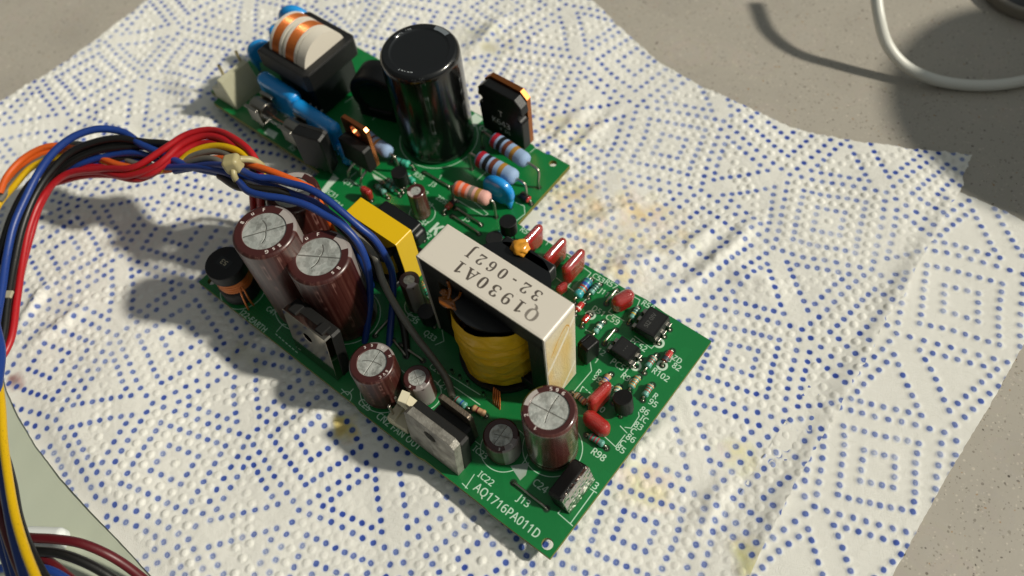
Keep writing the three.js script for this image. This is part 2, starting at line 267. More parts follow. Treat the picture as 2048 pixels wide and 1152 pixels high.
{                                                                  // stands just outside the picture; its shade falls over the upper right of the counter
  const t = thing('coffee_mug', 'plain mug standing on the counter beyond the right edge', 'mug', [112, 243, -7.5]);
  mesh('body', lathe([[0, 0], [40, 0], [45, 2], [46, 10], [46, 70], [45, 71], [44, 70], [44, 8], [0, 6]], 56), phy(0xbfb8aa, 0.3, { clearcoat: 0.6 }), t);
  mesh('handle', new THREE.TorusGeometry(20, 4.5, 12, 28, Math.PI).rotateZ(-Math.PI / 2).rotateY(0.5).translate(42, 36, -14), phy(0xbfb8aa, 0.3, { clearcoat: 0.6 }), t);
}

{
  const t = thing('plug_housing', 'white plastic plug half hidden under the dark red wire at the lower left', 'plug', [-100, -70.2, -5.5]);
  mesh('body', new RoundedBoxGeometry(11, 5, 5.4, 5, 1.8).rotateY(0.62).translate(0, 2.2, 0), phy(0xdfe4e2, 0.3, { clearcoat: 0.4 }), t);
}
// ---------- circuit board ----------
const BO = [-80, 45];
const board = thing('circuit_board', 'green circuit board crowded with capacitors, coils and resistors lying on the dotted paper towel', 'circuit board', [BO[0], BO[1], 0]);
const HOLES = [];                                                 // soldered holes drawn on the mask
function part(name, [u, v, w = 0], turn = 0, label) { const g = new THREE.Group(); g.name = name; g.position.set((u - BO[0]) * MM, w * MM, -(v - BO[1]) * MM); g.rotation.y = turn; if (label) g.userData.label = label; board.add(g); return g; }
const hole = (u, v, r = 0.75) => HOLES.push([u, v, r]);

// --- round capacitors
const worn = (g, x, y, n, k) => { for (let i = 0; i < n; i++) { const X = x + i * k * 0.72; if (rnd() < 0.14) continue; g.fillRect(X, y, k * 0.12, k * (0.5 + rnd() * 0.4)); if (rnd() < 0.7) g.fillRect(X, y + k * rnd() * 0.5, k * (0.3 + rnd() * 0.2), k * 0.12); if (rnd() < 0.6) g.fillRect(X + k * 0.36, y + k * 0.1, k * 0.12, k * 0.7); if (rnd() < 0.5) g.fillRect(X, y + k * 0.75, k * 0.45, k * 0.12); } };   // print too worn to read
function ring(text, base, stripe, ink, o = {}) {
  return canvasTex(256, 256, (g, w) => {
    g.fillStyle = base; g.fillRect(0, 0, w, w); g.translate(w / 2, w / 2);
    g.fillStyle = stripe; g.beginPath(); g.moveTo(0, 0); g.arc(0, 0, w, -(o.half ?? 0.36), o.half ?? 0.36); g.fill();
    g.fillStyle = ink; g.font = `bold ${o.size ?? 26}px sans-serif`; g.textAlign = 'center'; g.textBaseline = 'middle';
    for (const [ch, deg] of text) { g.save(); g.rotate(-deg * Math.PI / 180); g.translate(w * (o.rimAt ?? 0.443), 0); g.rotate(Math.PI / 2); g.fillText(ch, 0, 0); g.restore(); }
  });
}
function sleeveTex(base, stripe, ink, lines, o = {}) {
  return canvasTex(512, 256, (g, w, h) => {
    g.fillStyle = base; g.fillRect(0, 0, w, h);
    for (let i = 0; i < 300; i++) { g.fillStyle = `rgba(${rnd() < 0.5 ? '255,230,210' : '20,5,5'},0.04)`; g.fillRect(rnd() * w, 0, 1 + rnd() * 5, h); } for (let i = 0; i < 700; i++) { g.fillStyle = `rgba(215,180,165,${rnd() * 0.12})`; g.fillRect(rnd() * w, rnd() * h, 1 + rnd() * 2, 1 + rnd() * 2); }
    g.fillStyle = stripe; g.fillRect(w * (0.25 - (o.half ?? 0.11)), 0, w * 2 * (o.half ?? 0.11), h);
    g.fillStyle = '#3a2a2a'; g.font = `bold ${o.mark ?? 40}px sans-serif`; g.textAlign = 'center';
    for (const y of [0.34, 0.72]) { g.save(); g.translate(w * 0.25, h * y); g.fillText('0', 0, 0); g.restore(); }
    g.fillStyle = ink; g.font = '25px sans-serif'; g.globalAlpha = 0.4;
    for (const [s, x, y] of lines) { g.save(); g.translate(w * x, h * y); g.rotate(Math.PI / 2); worn(g, 0, 0, s, 13); g.restore(); }
  });
}
function ventTex(style) {
  const paint = (bump) => (g, w) => {
    g.fillStyle = bump ? '#888' : '#bbbfba'; g.fillRect(0, 0, w, w);
    if (!bump) for (let i = 0; i < 90; i++) { const x = rnd() * w, y = rnd() * w, r = 6 + rnd() * 34; g.fillStyle = rnd() < 0.5 ? 'rgba(228,232,224,0.2)' : 'rgba(110,112,106,0.2)'; g.beginPath(); g.ellipse(x, y, r, r * 0.6, rnd() * 3, 0, 7); g.fill(); }
    else for (let i = 0; i < 500; i++) { g.fillStyle = `rgba(${rnd() < 0.5 ? '255,255,255' : '0,0,0'},0.05)`; g.beginPath(); g.arc(rnd() * w, rnd() * w, 2 + rnd() * 9, 0, 7); g.fill(); }
    g.translate(w / 2, w / 2); g.lineCap = 'round';
    const strokes = () => { g.beginPath();
      if (style === 'k') { g.moveTo(-w * 0.46, w * 0.05); g.lineTo(w * 0.46, -w * 0.05); g.moveTo(-w * 0.03, -w * 0.3); g.quadraticCurveTo(w * 0.09, -w * 0.12, w * 0.02, 0); g.moveTo(w * 0.02, 0); g.quadraticCurveTo(w * 0.06, w * 0.15, -w * 0.06, w * 0.3); }
      else if (style === 'x') { g.moveTo(-w * 0.34, w * 0.32); g.lineTo(w * 0.34, -w * 0.32); g.moveTo(-w * 0.28, -w * 0.18); g.quadraticCurveTo(0, -w * 0.14, w * 0.26, w * 0.2); }
      else if (style === 'y') { g.moveTo(-w * 0.36, w * 0.3); g.lineTo(w * 0.34, -w * 0.34); g.moveTo(-w * 0.26, -w * 0.12); g.lineTo(0, w * 0.02); g.lineTo(w * 0.3, w * 0.2); }
      else if (style === 't') { g.moveTo(-w * 0.42, -w * 0.2); g.lineTo(w * 0.42, w * 0.28); g.moveTo(w * 0.22, -w * 0.36); g.quadraticCurveTo(-w * 0.02, -w * 0.05, -w * 0.1, w * 0.3); }
      g.stroke(); };
    g.strokeStyle = bump ? '#000' : 'rgba(60,56,50,0.75)'; g.lineWidth = bump ? 7 : 3.4; strokes();
    if (!bump) { g.strokeStyle = 'rgba(235,235,228,0.5)'; g.lineWidth = 1.6; g.translate(2.2, 2.2); strokes(); }
  };
  return { map: canvasTex(256, 256, paint(false)), bumpMap: canvasTex(256, 256, paint(true), false), bumpScale: 0.0004 };
}
const sleeves = {
  brown: phy(0xffffff, 0.36, { map: sleeveTex('#3a1613', '#8a8280', '#c9a9a0', [[10, 0.45, 0.12], [8, 0.57, 0.16], [4, 0.66, 0.12], [10, 0.8, 0.12], [8, 0.9, 0.16], [4, 0.99, 0.3], [5, 0.04, 0.14]]), clearcoat: 0.3, clearcoatRoughness: 0.25 }),
  olive: phy(0xffffff, 0.26, { map: sleeveTex('#4d2622', '#76703a', '#c9b58a', [[8, 0.45, 0.12], [5, 0.6, 0.16], [9, 0.75, 0.12], [8, 0.88, 0.14], [4, 0.02, 0.2]]), clearcoat: 0.6, clearcoatRoughness: 0.12 }),
};
function capacitor(o) {
  const { d, h, style = 'k', label, text = [] } = o, r = d / 2, g = part('electrolytic_capacitor', o.at, o.turn ?? 0, label);
  const s = Math.min(1, d / 12);
  mesh('sleeve', lathe([[r * 0.7, 0.15], [r * 0.97, 0.2], [r, 0.7], [r, h * 0.1], [r * 0.955, h * 0.1 + 0.5 * s], [r, h * 0.1 + 1.1 * s], [r, h - 0.9 * s], [r * 0.985, h - 0.4 * s], [r * 0.93, h - 0.08], [r * 0.9, h]], 56), sleeves[o.sleeve ?? 'brown'], g);
  const inner = r * (o.inner ?? 0.68);
  mesh('printed_rim', [new THREE.RingGeometry(inner, r * 0.905, 56, 1).rotateX(-Math.PI / 2).translate(0, h, 0)], phy(0xffffff, 0.32, { map: ring(text, o.base ?? '#3f1a18', o.stripe ?? '#a59e9a', '#d9d2cc', o), clearcoat: 0.4, clearcoatRoughness: 0.25 }), g);
  mesh('sleeve_lip', lathe([[inner, h], [inner - 0.12 * s, h - 0.05], [inner - 0.16 * s, h - 0.5 * s]], 48), M.brown, g);
  mesh('vented_top', new THREE.CircleGeometry(inner, 48).rotateX(-Math.PI / 2).rotateY((o.vdir ?? 0) - (o.turn ?? 0)).translate(0, h - 0.28 * s, 0), std(0xffffff, 0.5, { metalness: 0.5, ...(ventTex(style)) }), g);
  if (o.at[2] === undefined) for (const x of [-1, 1]) hole(o.at[0] + x * d * 0.2, o.at[1]);
  return g;
}
capacitor({ at: [-93.5, 13.4], d: 15.6, h: 34.4, turn: 1.32, vdir: 0.86, style: 'k', inner: 0.7, label: 'tall brown capacitor on the left of the pair, behind the dark coil', text: [['8', 118], ['u', 88], ['F', 62], ['8', -82], ['s', -96], ['G', -112]], size: 25 });
capacitor({ at: [-81.3, 17.6], d: 16, h: 29.1, turn: 1.30, vdir: 0.43, style: 'k', inner: 0.7, label: 'tall brown capacitor on the right of the pair, beside the blue wires', text: [['8', 118], ['u', 88], ['F', 62], ['8', -70], ['s', -86]], size: 25 });
capacitor({ at: [-102.5, 28], d: 14, h: 27, turn: 2.2, style: 'k', inner: 0.7, label: 'dark capacitor mostly hidden behind the left tall brown one' });
capacitor({ at: [-58.4, 7.8], d: 11.3, h: 15.6, turn: 1.72, vdir: 1.75 - 0.75, style: 'x', inner: 0.66, half: 0.3, label: 'brown capacitor with a crossed top beside the white fan connector', text: [['3', 56], ['5', 34], ['U', 0], ['H', -40], ['8', -92], ['C', -118], ['V', -104]], size: 24 });
capacitor({ at: [-49.5, 12.7], d: 7, h: 10.1, turn: -0.43, style: 't', inner: 0.64, half: 0.5, stripe: '#8d8684', label: 'small brown capacitor with a pale stripe in shade', text: [['D', 0], ['G', -60]], size: 30 });
capacitor({ at: [-15.2, 21], d: 12.4, h: 23.3, turn: -3.14, vdir: 0.14 + 0.52, style: 't', inner: 0.74, half: 0.42, stripe: '#b3aba6', sleeve: 'olive', at2: 0.43, label: 'tall brown capacitor with a bright silver top in front of the white transformer', text: [['5', -58], ['9', -74], ['6', -92], ['1', 92], ['2', 50]], size: 30 });
capacitor({ at: [-24.3, 13.8], d: 8.6, h: 9.2, turn: -0.13, vdir: 1.63 - 0.74, style: 'y', inner: 0.66, half: 0.5, stripe: '#8d8684', label: 'short brown capacitor left of the tall silver topped one', text: [['C', 0], ['E', -50]], size: 30 });
capacitor({ at: [-87.5, 54.5], d: 5.2, h: 10.8, turn: -1.82, style: 'n', inner: 0.58, half: 0.6, stripe: '#b9b2ae', sleeve: 'olive', label: 'little brown capacitor standing beside the yellow transformer' });
capacitor({ at: [-68.1, 31.1], d: 5.4, h: 13.2, turn: -0.47, style: 'n', inner: 0.56, half: 0.6, stripe: '#b5aeb2', label: 'slim brown capacitor in front of the yellow transformer', text: [] });
capacitor({ at: [-117.3, 38.3], d: 6, h: 10, turn: -0.6, style: 'n', inner: 0.6, half: 0.7, stripe: '#a89e9a', label: 'small capacitor half hidden behind the blue wires' });
{
  const blackSleeve = phy(0xffffff, 0.25, { clearcoat: 0.6, clearcoatRoughness: 0.12, bumpMap: canvasTex(512, 256, (c, w, h) => { c.fillStyle = '#808080'; c.fillRect(0, 0, w, h); for (let i = 0; i < 260; i++) { c.fillStyle = `rgba(${rnd() < 0.5 ? '255,255,255' : '0,0,0'},${0.03 + rnd() * 0.08})`; c.fillRect(rnd() * w, rnd() * h * 0.6, 1 + rnd() * 7, h * (0.1 + rnd() * 0.5)); } }, false), bumpScale: 0.0002, map: canvasTex(1024, 512, (c, w, h) => {
    c.fillStyle = '#040505'; c.fillRect(0, 0, w, h); c.fillStyle = 'rgba(175,180,185,0.34)'; c.font = 'bold 30px sans-serif';
    for (let k = 0; k < 6; k++) { c.save(); c.translate(w * (0.04 + k / 6), h * 0.14); c.rotate(Math.PI / 2); worn(c, 0, -20, 9 + (k % 3), 25); worn(c, 0, 14, 4 + 2 * (k % 2), 22); c.restore(); }
    for (let i = 0; i < 500; i++) { c.fillStyle = `rgba(205,190,140,${rnd() * 0.5})`; c.beginPath(); c.arc(rnd() * w, h * (0.4 + 0.55 * rnd()), 0.5 + rnd() * 1.3, 0, 7); c.fill(); } }) });
  const [u, v, d, h] = [-102.6, 79, 22, 35.2], r = d / 2, g = part('electrolytic_capacitor', [u, v], 1.54, 'large glossy black capacitor towering over the board');
  mesh('sleeve', lathe([[r * 0.8, 0.1], [r - 0.3, 0.2], [r, 1], [r, 2.6], [r - 0.5, 3.4], [r, 4.2], [r, h - 2.2], [r - 0.15, h - 1], [r - 0.7, h - 0.2], [r - 1.2, h]], 72), blackSleeve, g);
  mesh('printed_rim', new THREE.RingGeometry(r * 0.76, r - 1.15, 72, 1).rotateX(-Math.PI / 2).translate(0, h, 0), phy(0xffffff, 0.2, { clearcoat: 0.8, map: canvasTex(512, 512, (c, w) => {
    c.fillStyle = '#0b0d10'; c.fillRect(0, 0, w, w); c.translate(w / 2, w / 2); c.fillStyle = '#6f767c'; c.beginPath(); c.moveTo(0, 0); c.arc(0, 0, w, -0.26, 0.26); c.fill();
    c.fillStyle = '#c6ccd0'; c.textAlign = 'center'; c.textBaseline = 'middle'; c.font = 'bold 24px sans-serif';
    const t = (s, deg, step) => [...s].forEach((ch, i) => { c.save(); c.rotate(-(deg - i * step) * Math.PI / 180); c.translate(w * 0.44, 0); c.rotate(Math.PI / 2); c.fillText(ch, 0, 0); c.restore(); });
    const back = (s, deg, step) => [...s].forEach((ch, i) => { c.save(); c.rotate(-(deg + i * step) * Math.PI / 180); c.translate(w * 0.425, 0); c.rotate(-Math.PI / 2); c.fillText(ch, 0, 0); c.restore(); });
    back('JAPAN', 186, 6); c.font = 'bold 20px sans-serif'; for (const [a0, m] of [[58, 3], [82, 5]]) { c.save(); c.rotate(-a0 * Math.PI / 180); c.translate(w * 0.44, 0); c.rotate(Math.PI / 2); worn(c, -40, -8, m, 20); c.restore(); } }) }), g);
  mesh('top', lathe([[0, h - 0.5], [r * 0.7, h - 0.5], [r * 0.745, h - 0.25], [r * 0.765, h]], 72), phy(0x07090b, 0.12, { clearcoat: 1, clearcoatRoughness: 0.04 }), g);
}
// --- round coils
{
  const g = part('drum_coil', [-111.2, 5.9], 0, 'black drum coil with copper winding at the left corner');
  mesh('core', lathe([[0, 0.2], [5, 0.2], [5.25, 0.6], [5.25, 4.4], [4.2, 5], [3.4, 5.2], [3.4, 9.2], [5.0, 9.8], [5.3, 10.3], [5.3, 13.4], [5.0, 13.85], [0, 13.9]], 48), M.ferrite, g);
  const w = []; for (let i = 0; i < 8; i++) w.push(new THREE.TorusGeometry(4.5 + 0.1 * (i % 2), 0.3, 6, 40).rotateX(Math.PI / 2).translate(0, 5.6 + i * 0.5, 0)); mesh('copper_winding', w, M.copperWire, g);
  for (const a of [-0.15, 0.2]) mesh('winding_end', tube([[4, 8, 1], [5.2, 6.4, 1.6 + a * 3], [5.9, 3, 2.2 + a * 4], [6.2, 0, 2.4 + a * 5]], 0.3), M.copperWire, g);
  mesh('printed_mark', plane(4.2, 2.6).rotateX(-Math.PI / 2).rotateY(-3.06).translate(0, 13.93, 0), std(0xffffff, 0.5, { map: canvasTex(128, 80, (c, w, h) => { c.fillStyle = '#1d2123'; c.fillRect(0, 0, w, h); c.fillStyle = '#a99f86'; c.font = 'bold 62px sans-serif'; c.textAlign = 'center'; c.textBaseline = 'middle'; c.fillText('53', w / 2, h / 2); }) }), g);
}
{
  const g = part('toroid_coil', [-123.2, 78, 9], 0.3, 'black round coil standing on edge behind the large black capacitor');
  mesh('housing', lathe([[0, -4], [8.4, -4], [9, -3.4], [9, 3.4], [8.4, 4], [6.6, 4], [6.2, 3.4], [0, 3.4]], 48).rotateX(Math.PI / 2), M.epoxy, g);
  mesh('face', lathe([[0, 3.5], [5.9, 3.5], [6.1, 3.2]], 40).rotateX(Math.PI / 2), phy(0x0a0b0c, 0.25, { clearcoat: 0.7 }), g);
  mesh('stand', box(15, 4, 8, 0.5, [0, -7, 0]), M.epoxy, g);
}
// --- line filter: black frame, white sectioned bobbin, copper windings
{
  const g = part('line_filter_coil', [-146.5, 72.6], 0, 'black framed coil with white bobbin and bright copper windings at the top left');
  { const s = shapeOf([[-10.7, -10.7], [9.2, -10.7], [10.7, -9.4], [10.7, 9.4], [9.4, 10.7], [-9.4, 10.7], [-10.7, 9.4]]), q = new THREE.Path(); q.moveTo(-7.4, -7.6); q.lineTo(-7.4, 7.6); q.lineTo(7.4, 7.6); q.lineTo(7.4, -7.6); q.closePath(); s.holes.push(q); mesh('frame', extr(s, 5.6, 0.5).rotateX(-Math.PI / 2).translate(0, 13.9, 0), M.ferrite, g); }
  mesh('base', box(17, 13, 17, 0.8, [0, 7, 0]), M.bakelite, g);
  for (let i = 0; i < 7; i++) mesh('bobbin_flange', new THREE.CylinderGeometry(i === 1 || i === 4 ? 7.7 : 8.3, i === 1 || i === 4 ? 7.7 : 8.3, [0.9, 0.6, 1.0, 0.9, 0.6, 1.0, 3.4][i], 40).rotateZ(Math.PI / 2).translate([-7.1, -4.9, -2.9, -1.2, 1.4, 3.6, 6.2][i], 18.2, 0), M.whiteBobbin, g);
  mesh('bobbin_core', new THREE.CylinderGeometry(6.2, 6.2, 13, 32).rotateZ(Math.PI / 2).translate(0, 18.2, 0), M.whiteBobbin, g);
  for (const [x0, n, R] of [[-6.4, 8, 8.05], [-0.5, 10, 8.05]]) { const w = []; for (let i = 0; i < n; i++) w.push(new THREE.TorusGeometry(R, 0.22, 6, 44).rotateY(Math.PI / 2).translate(x0 + i * 0.38, 18.2, 0)); mesh('copper_winding', w, M.copperWire, g); }
  for (const x of [4, 6.5, 9]) mesh('pin', tube([[x, -0.5, 9.3], [x, 3, 9.3], [x, 4, 8.2]], 0.4), M.tin, g);
}
// --- disc and film capacitors
function disc(name, at, turn, R, T, mat, label, legs = 2, tail = 2.6) {
  const g = part(name, at, turn, label);
  const prof = []; for (let i = 0; i <= 16; i++) { const t = -Math.PI / 2 + (Math.PI * i) / 16; prof.push([Math.max(0, R - T * 0.5 + Math.cos(t) * T * 0.5), Math.sin(t) * T * 0.5]); }
  const body = lathe([[0, -T / 2], ...prof, [0, T / 2]], 44).rotateX(Math.PI / 2);
  const p = body.attributes.position; for (let i = 0; i < p.count; i++) { const y = p.getY(i); p.setX(i, p.getX(i) * (1 + 0.04 * N(y, 1, 3))); }
  body.computeVertexNormals();
  mesh('body', body, mat, g);
  for (const s of legs === 2 ? [-1, 1] : [1]) {
    mesh('coated_leg', lathe([[0, -R - tail], [0.55, -R - tail], [0.75, -R - tail * 0.3], [1.5, -R * 0.5], [0.2, -R * 0.2]], 14).translate(s * R * 0.62, 0, 0), mat, g);
    mesh('lead', tube([[s * R * 0.62, -R - tail + 0.2, 0], [s * R * 0.62, -at[2] - 1, 0]], 0.3), M.tin, g); hole(at[0] + Math.cos(turn) * s * R * 0.62, at[1] + Math.sin(turn) * s * R * 0.62);
  }
  return g;
}
disc('disc_capacitor', [-71.4, 70.6, 6.2], 0.12, 5.1, 2.8, M.blueCoat, 'round blue capacitor beside the pale resistors', 2, 1.6);
disc('disc_capacitor', [-168.6, 68.4, 8.6], 1.1, 4.2, 3, M.blueCoat, 'blue capacitor leaning out behind the white connector', 2, 3);
disc('disc_capacitor', [-170.6, 77.6, 9], 1.3, 2.6, 2.4, M.blueCoat, 'small blue capacitor peeping out behind the copper wound coil', 2, 3);
disc('disc_capacitor', [-165.2, 82.6, 12.4], 0.5, 5.6, 4, M.blueCoat, 'large blue capacitor behind the copper wound coil', 2, 3);
disc('disc_capacitor', [-119.9, 55.8, 3.8], -0.35, 3.1, 2.4, M.blueCoat, 'small blue capacitor beside the black rectifier', 2, 0.8);
function filmBlock(at, turn, L, H, T, mat, label) {
  const g = part('film_capacitor', at, turn, label);
  const b = new RoundedBoxGeometry(L, H, T, 6, Math.min(T * 0.49, 2.2)); const p = b.attributes.position;
  for (let i = 0; i < p.count; i++) { const y = p.getY(i) / H, k = 1 - 0.08 * Math.max(0, -y); p.setXYZ(i, p.getX(i) * k + 0.15 * N(p.getY(i) / 3, 4, 1), p.getY(i), p.getZ(i) * (1 + 0.06 * N(p.getX(i) / 4, p.getY(i) / 4, 2))); }
  b.computeVertexNormals(); mesh('body', b.translate(0, H / 2 + 0.8, 0), mat, g);
  for (const s of [-1, 1]) { mesh('lead', tube([[s * L * 0.3, 1.4, 0], [s * L * 0.3, -1, 0]], 0.3), M.tin, g); hole(at[0] + Math.cos(turn) * s * L * 0.3, at[1] + Math.sin(turn) * s * L * 0.3); }
}
filmBlock([-148.9, 59.4], -0.02, 17.4, 12.2, 4.8, M.blueCoat, 'long blue capacitor standing behind the fuse, next to the white connector');
filmBlock([-131.2, 57.9], -0.02, 19, 11.4, 4.6, M.blueCoat, 'long blue capacitor standing behind the fuse, nearer the copper tabbed transistor');
function dropFilm(at, turn, L, H, T, mat, label) {                // dipped capacitor: diamond seen on edge
  const g = part('dipped_capacitor', at, turn, label), s = new RoundedBoxGeometry(L, H, T, 7, T * 0.42), p = s.attributes.position;
  for (let i = 0; i < p.count; i++) {
    const x = p.getX(i), y = p.getY(i), z = p.getZ(i), q = y / H, n = 1 + 0.02 * N(x / 2, y / 2, z / 2 + at[0]);
    p.setXYZ(i, x * n * (1 - 0.16 * Math.max(0, -q * 2 - 0.2)), y * n + 0.03 * x * N(x / 5, 2, at[1]), z * n * (1 - 0.3 * Math.max(0, q * 2) ** 2 - 0.2 * Math.max(0, -q * 2)) * (1 - 0.22 * (2 * x / L) ** 2));
  }
  s.computeVertexNormals(); mesh('body', s.translate(0, H / 2 + 0.6, 0), mat, g);
  for (const k of [-1, 1]) { mesh('lead', tube([[k * L * 0.27, 1.6, 0], [k * L * 0.27, -1, 0]], 0.28), M.tin, g); hole(at[0] + Math.cos(turn) * k * L * 0.27, at[1] + Math.sin(turn) * k * L * 0.27); }
}
dropFilm([-53.7, 62.9], 1.55, 8.6, 8, 3.3, M.redCoat, 'red dipped capacitor behind the amber glue lump');
dropFilm([-45.7, 62.7], 1.55, 8.8, 8.6, 3.3, M.redCoat, 'red dipped capacitor in the middle of the row of three');
dropFilm([-39.7, 62.9], 1.55, 8.6, 8.4, 3.3, M.redCoat, 'red dipped capacitor at the front of the row of three');
dropFilm([-23.7, 62.5, 0], 1.2, 6.4, 6.2, 4.2, M.redCoat, 'rounded red dipped capacitor beside the larger black chip');
dropFilm([-12.6, 36.5], 1.45, 7.4, 8.2, 3.2, M.redDull, 'red dipped capacitor leaning behind the black half round transistor');
dropFilm([-9.6, 31.2], -0.06, 7.4, 5.2, 4.2, M.redDull, 'red dipped capacitor lying in front of the black half round transistor');
dropFilm([-104, 49.3, 0], 0.0, 4, 4.4, 2.6, M.redDull, 'red capacitor end peeping out beside the yellow transformer');
dropFilm([-39.2, 56.9, 0], 1.4, 3.6, 3.4, 2.4, M.redCoat, 'red capacitor peeping out behind the white transformer');
// --- resistors and diodes with wire ends
function axial(name, p1, p2, o) {
  const L = Math.hypot(p2[0] - p1[0], p2[1] - p1[1]), t = Math.atan2(p2[1] - p1[1], p2[0] - p1[0]), g = part(name, [(p1[0] + p2[0]) / 2, (p1[1] + p2[1]) / 2], t, o.label);
  const { len, d, y = d / 2 + 0.3, mat, bands = [], lean = 0 } = o, r = d / 2, w = o.waist ?? 0.86, b = r * w, e = Math.min(len * 0.2, d * 0.75), sh = o.shift ?? 0;
  const prof = [[0, -len / 2], [r * 0.45, -len / 2], [r * 0.86, -len / 2 + e * 0.22], [r, -len / 2 + e * 0.6], [r * 0.97, -len / 2 + e], [b, -len / 2 + e * 1.35], [b, len / 2 - e * 1.35], [r * 0.97, len / 2 - e], [r, len / 2 - e * 0.6], [r * 0.86, len / 2 - e * 0.22], [r * 0.45, len / 2], [0, len / 2]];
  mesh('body', alongX(lathe(prof, 24)).translate(sh, y, lean), mat, g);
  bands.forEach(([x, c, wd = 0.1, k]) => { const R = (Math.abs(x) * len > len / 2 - e * 1.2 ? r : b) + 0.035; mesh('band', alongX(new THREE.CylinderGeometry(R, R, wd * len, 24, 1, true)).translate(x * len + sh, y, lean), band(c), g); });
  const lr = o.lead ?? 0.3, k = o.bend ?? 0.9;
  for (const s of [-1, 1]) {
    const X = s * L / 2, xb = s * len / 2 + sh;
    if (!(o.hide && s === o.hide)) mesh('lead', tube(y < 3 ? [[X, -1, 0], [X, y * 0.5, 0], [X - s * 0.35, y * 0.95, lean * 0.6], [xb - s * 0.3, y, lean]] : [[X, -1, 0], [X, y * 0.35, 0], [X, y - 1.5, lean * 0.8], [X - s * k * 0.35, y - 0.35, lean], [X - s * k, y, lean], [xb - s * 0.3, y, lean]], lr, 18, 8), M.tin, g);
    hole(p1[0] + (p2[0] - p1[0]) * (s < 0 ? 0 : 1), p1[1] + (p2[1] - p1[1]) * (s < 0 ? 0 : 1));
  }
}
axial('resistor', [-86.4, 75.4], [-65.9, 75.9], { len: 14.2, d: 4.9, y: 7.4, mat: M.paleBlue, waist: 0.97, lead: 0.42, label: 'large pale blue resistor, the nearer of the two beside the black transistor', bands: [[-0.36, '#a3182c'], [-0.2, '#15181c'], [-0.04, '#6e3a26'], [0.17, '#a87b33']] });
axial('resistor', [-88.8, 83.6], [-65.9, 81.4], { len: 14.2, d: 4.7, y: 7.2, lean: -0.6, mat: M.paleBlue, waist: 0.97, lead: 0.42, label: 'large pale blue resistor right under the black transistor', bands: [[-0.36, '#a3182c'], [-0.2, '#15181c'], [-0.04, '#6e3a26'], [0.17, '#a87b33']] });
axial('resistor', [-82.9, 63.3], [-69.4, 66], { len: 11.5, d: 4.3, y: 7.4, mat: M.pink, waist: 0.94, lead: 0.4, label: 'pink resistor with orange and gold bands beside the round blue capacitor', bands: [[-0.34, '#e8663c'], [-0.16, '#e8663c'], [0.02, '#8f8078'], [0.2, '#a8803a']] });
axial('resistor', [-119.4, 63.2], [-103.5, 62.2], { len: 11.5, d: 4.3, y: 6.6, mat: M.paleBlue, waist: 0.9, lead: 0.4, label: 'pale blue resistor behind the copper tabbed transistor', bands: [[-0.4, '#a3182c'], [-0.12, '#6e3a26', 0.07], [0.06, '#a87b33', 0.07]] });
axial('resistor', [-108.1, 63.9], [-100.5, 65.3], { len: 5, d: 2.3, mat: M.mint, bands: [[0.0, '#24423a', 0.08]] });
axial('resistor', [-34.7, 56.3], [-35.2, 64.8], { len: 6.4, d: 2.7, mat: M.tealDeep, label: 'bright teal resistor behind the white transformer', bands: [[-0.14, '#a0703a', 0.07], [0.02, '#a33a34', 0.09], [0.17, '#2452a8', 0.14], [0.36, '#1c5a78', 0.07]] });
const small = (p1, p2, mat, bands, o = {}) => axial('resistor', p1, p2, { len: 3.7, d: 1.8, mat, lead: 0.26, bands, ...o });
const K = (a, b, c, d) => [[-0.3, a], [-0.08, b], [0.12, c], [0.34, d]].filter((q) => q[1]);
small([-32.6, 59.6], [-32.5, 65], M.teal, K(null, '#1d3d36', '#1d3d36', '#1d3d36'));
small([-19.6, 59.7], [-20.3, 64.9], M.teal, K(null, '#c2a628', '#1d3d36', '#1d3d36'));
small([-24.8, 50.5], [-25.1, 56.3], M.teal, K(null, '#1d3d36', '#e8e8e0', '#1d3d36'));
small([-14.9, 39.6], [-15, 45.1], M.tan, K('#7c3030', '#7a8490', '#2a55b0', null));
small([-10.1, 39.1], [-11.5, 43.6], M.teal, K(null, '#1d3d36', '#e8e8e0', '#c8b878'));
small([-8.8, 43.9], [-9, 48.7], M.teal, K('#b89858', '#b07838', '#c8a878', '#b89858'));
small([-4.9, 44], [-5.2, 48.8], M.teal, K(null, '#94503c', '#94503c', '#c89878'));
small([-8.7, 50.3], [-8.8, 56.3], M.teal, K(null, '#94503c', '#94503c', '#c8b0a0'));
small([-19.8, 35.1], [-14, 34.6], M.tan, K('#f0e8d8', '#30343c', '#788090', '#a03c34'));
small([-10.5, 28.4], [-4.8, 28.6], M.teal, K('#a84854', '#a84854', '#a84854', null), { len: 4.2 });
small([-71.7, 37.2], [-66.1, 34.2], M.mint, K('#c88868', '#c88868', null, '#304840'));
small([-121.1, 32.3], [-113.3, 31.2], M.teal, K(null, '#5a6a58', null, null));
small([-105.6, 54], [-99.6, 52.9], M.teal, K(null, '#1d3d36', '#1d3d36', null)); small([-104.9, 55.9], [-97.2, 55.5], M.mint, K('#1d3d36', null, '#5a3a2a', null)); small([-104.2, 57.8], [-97.3, 56.9], M.teal, K(null, '#5a3a2a', '#1d3d36', null));
small([-100.8, 62], [-95.8, 61], M.mint, K(null, '#c8c8b0', null, null)); small([-85.6, 48.4], [-80.7, 47.7], M.tealDeep, K(null, '#b09050', '#7a3030', null));
small([-64.4, 58.1], [-63.1, 64.5], M.tealDeep, K('#9a4a3a', '#2a6a4a', null, '#2a7ab8'), { len: 5.4, d: 2.6 });
small([-43.1, 16.4], [-37.2, 16.3], M.teal, K('#7a3030', null, '#2a55b0', null)); small([-37, 17.1], [-33.2, 17.6], M.tan, K(null, '#7a3030', null, null));
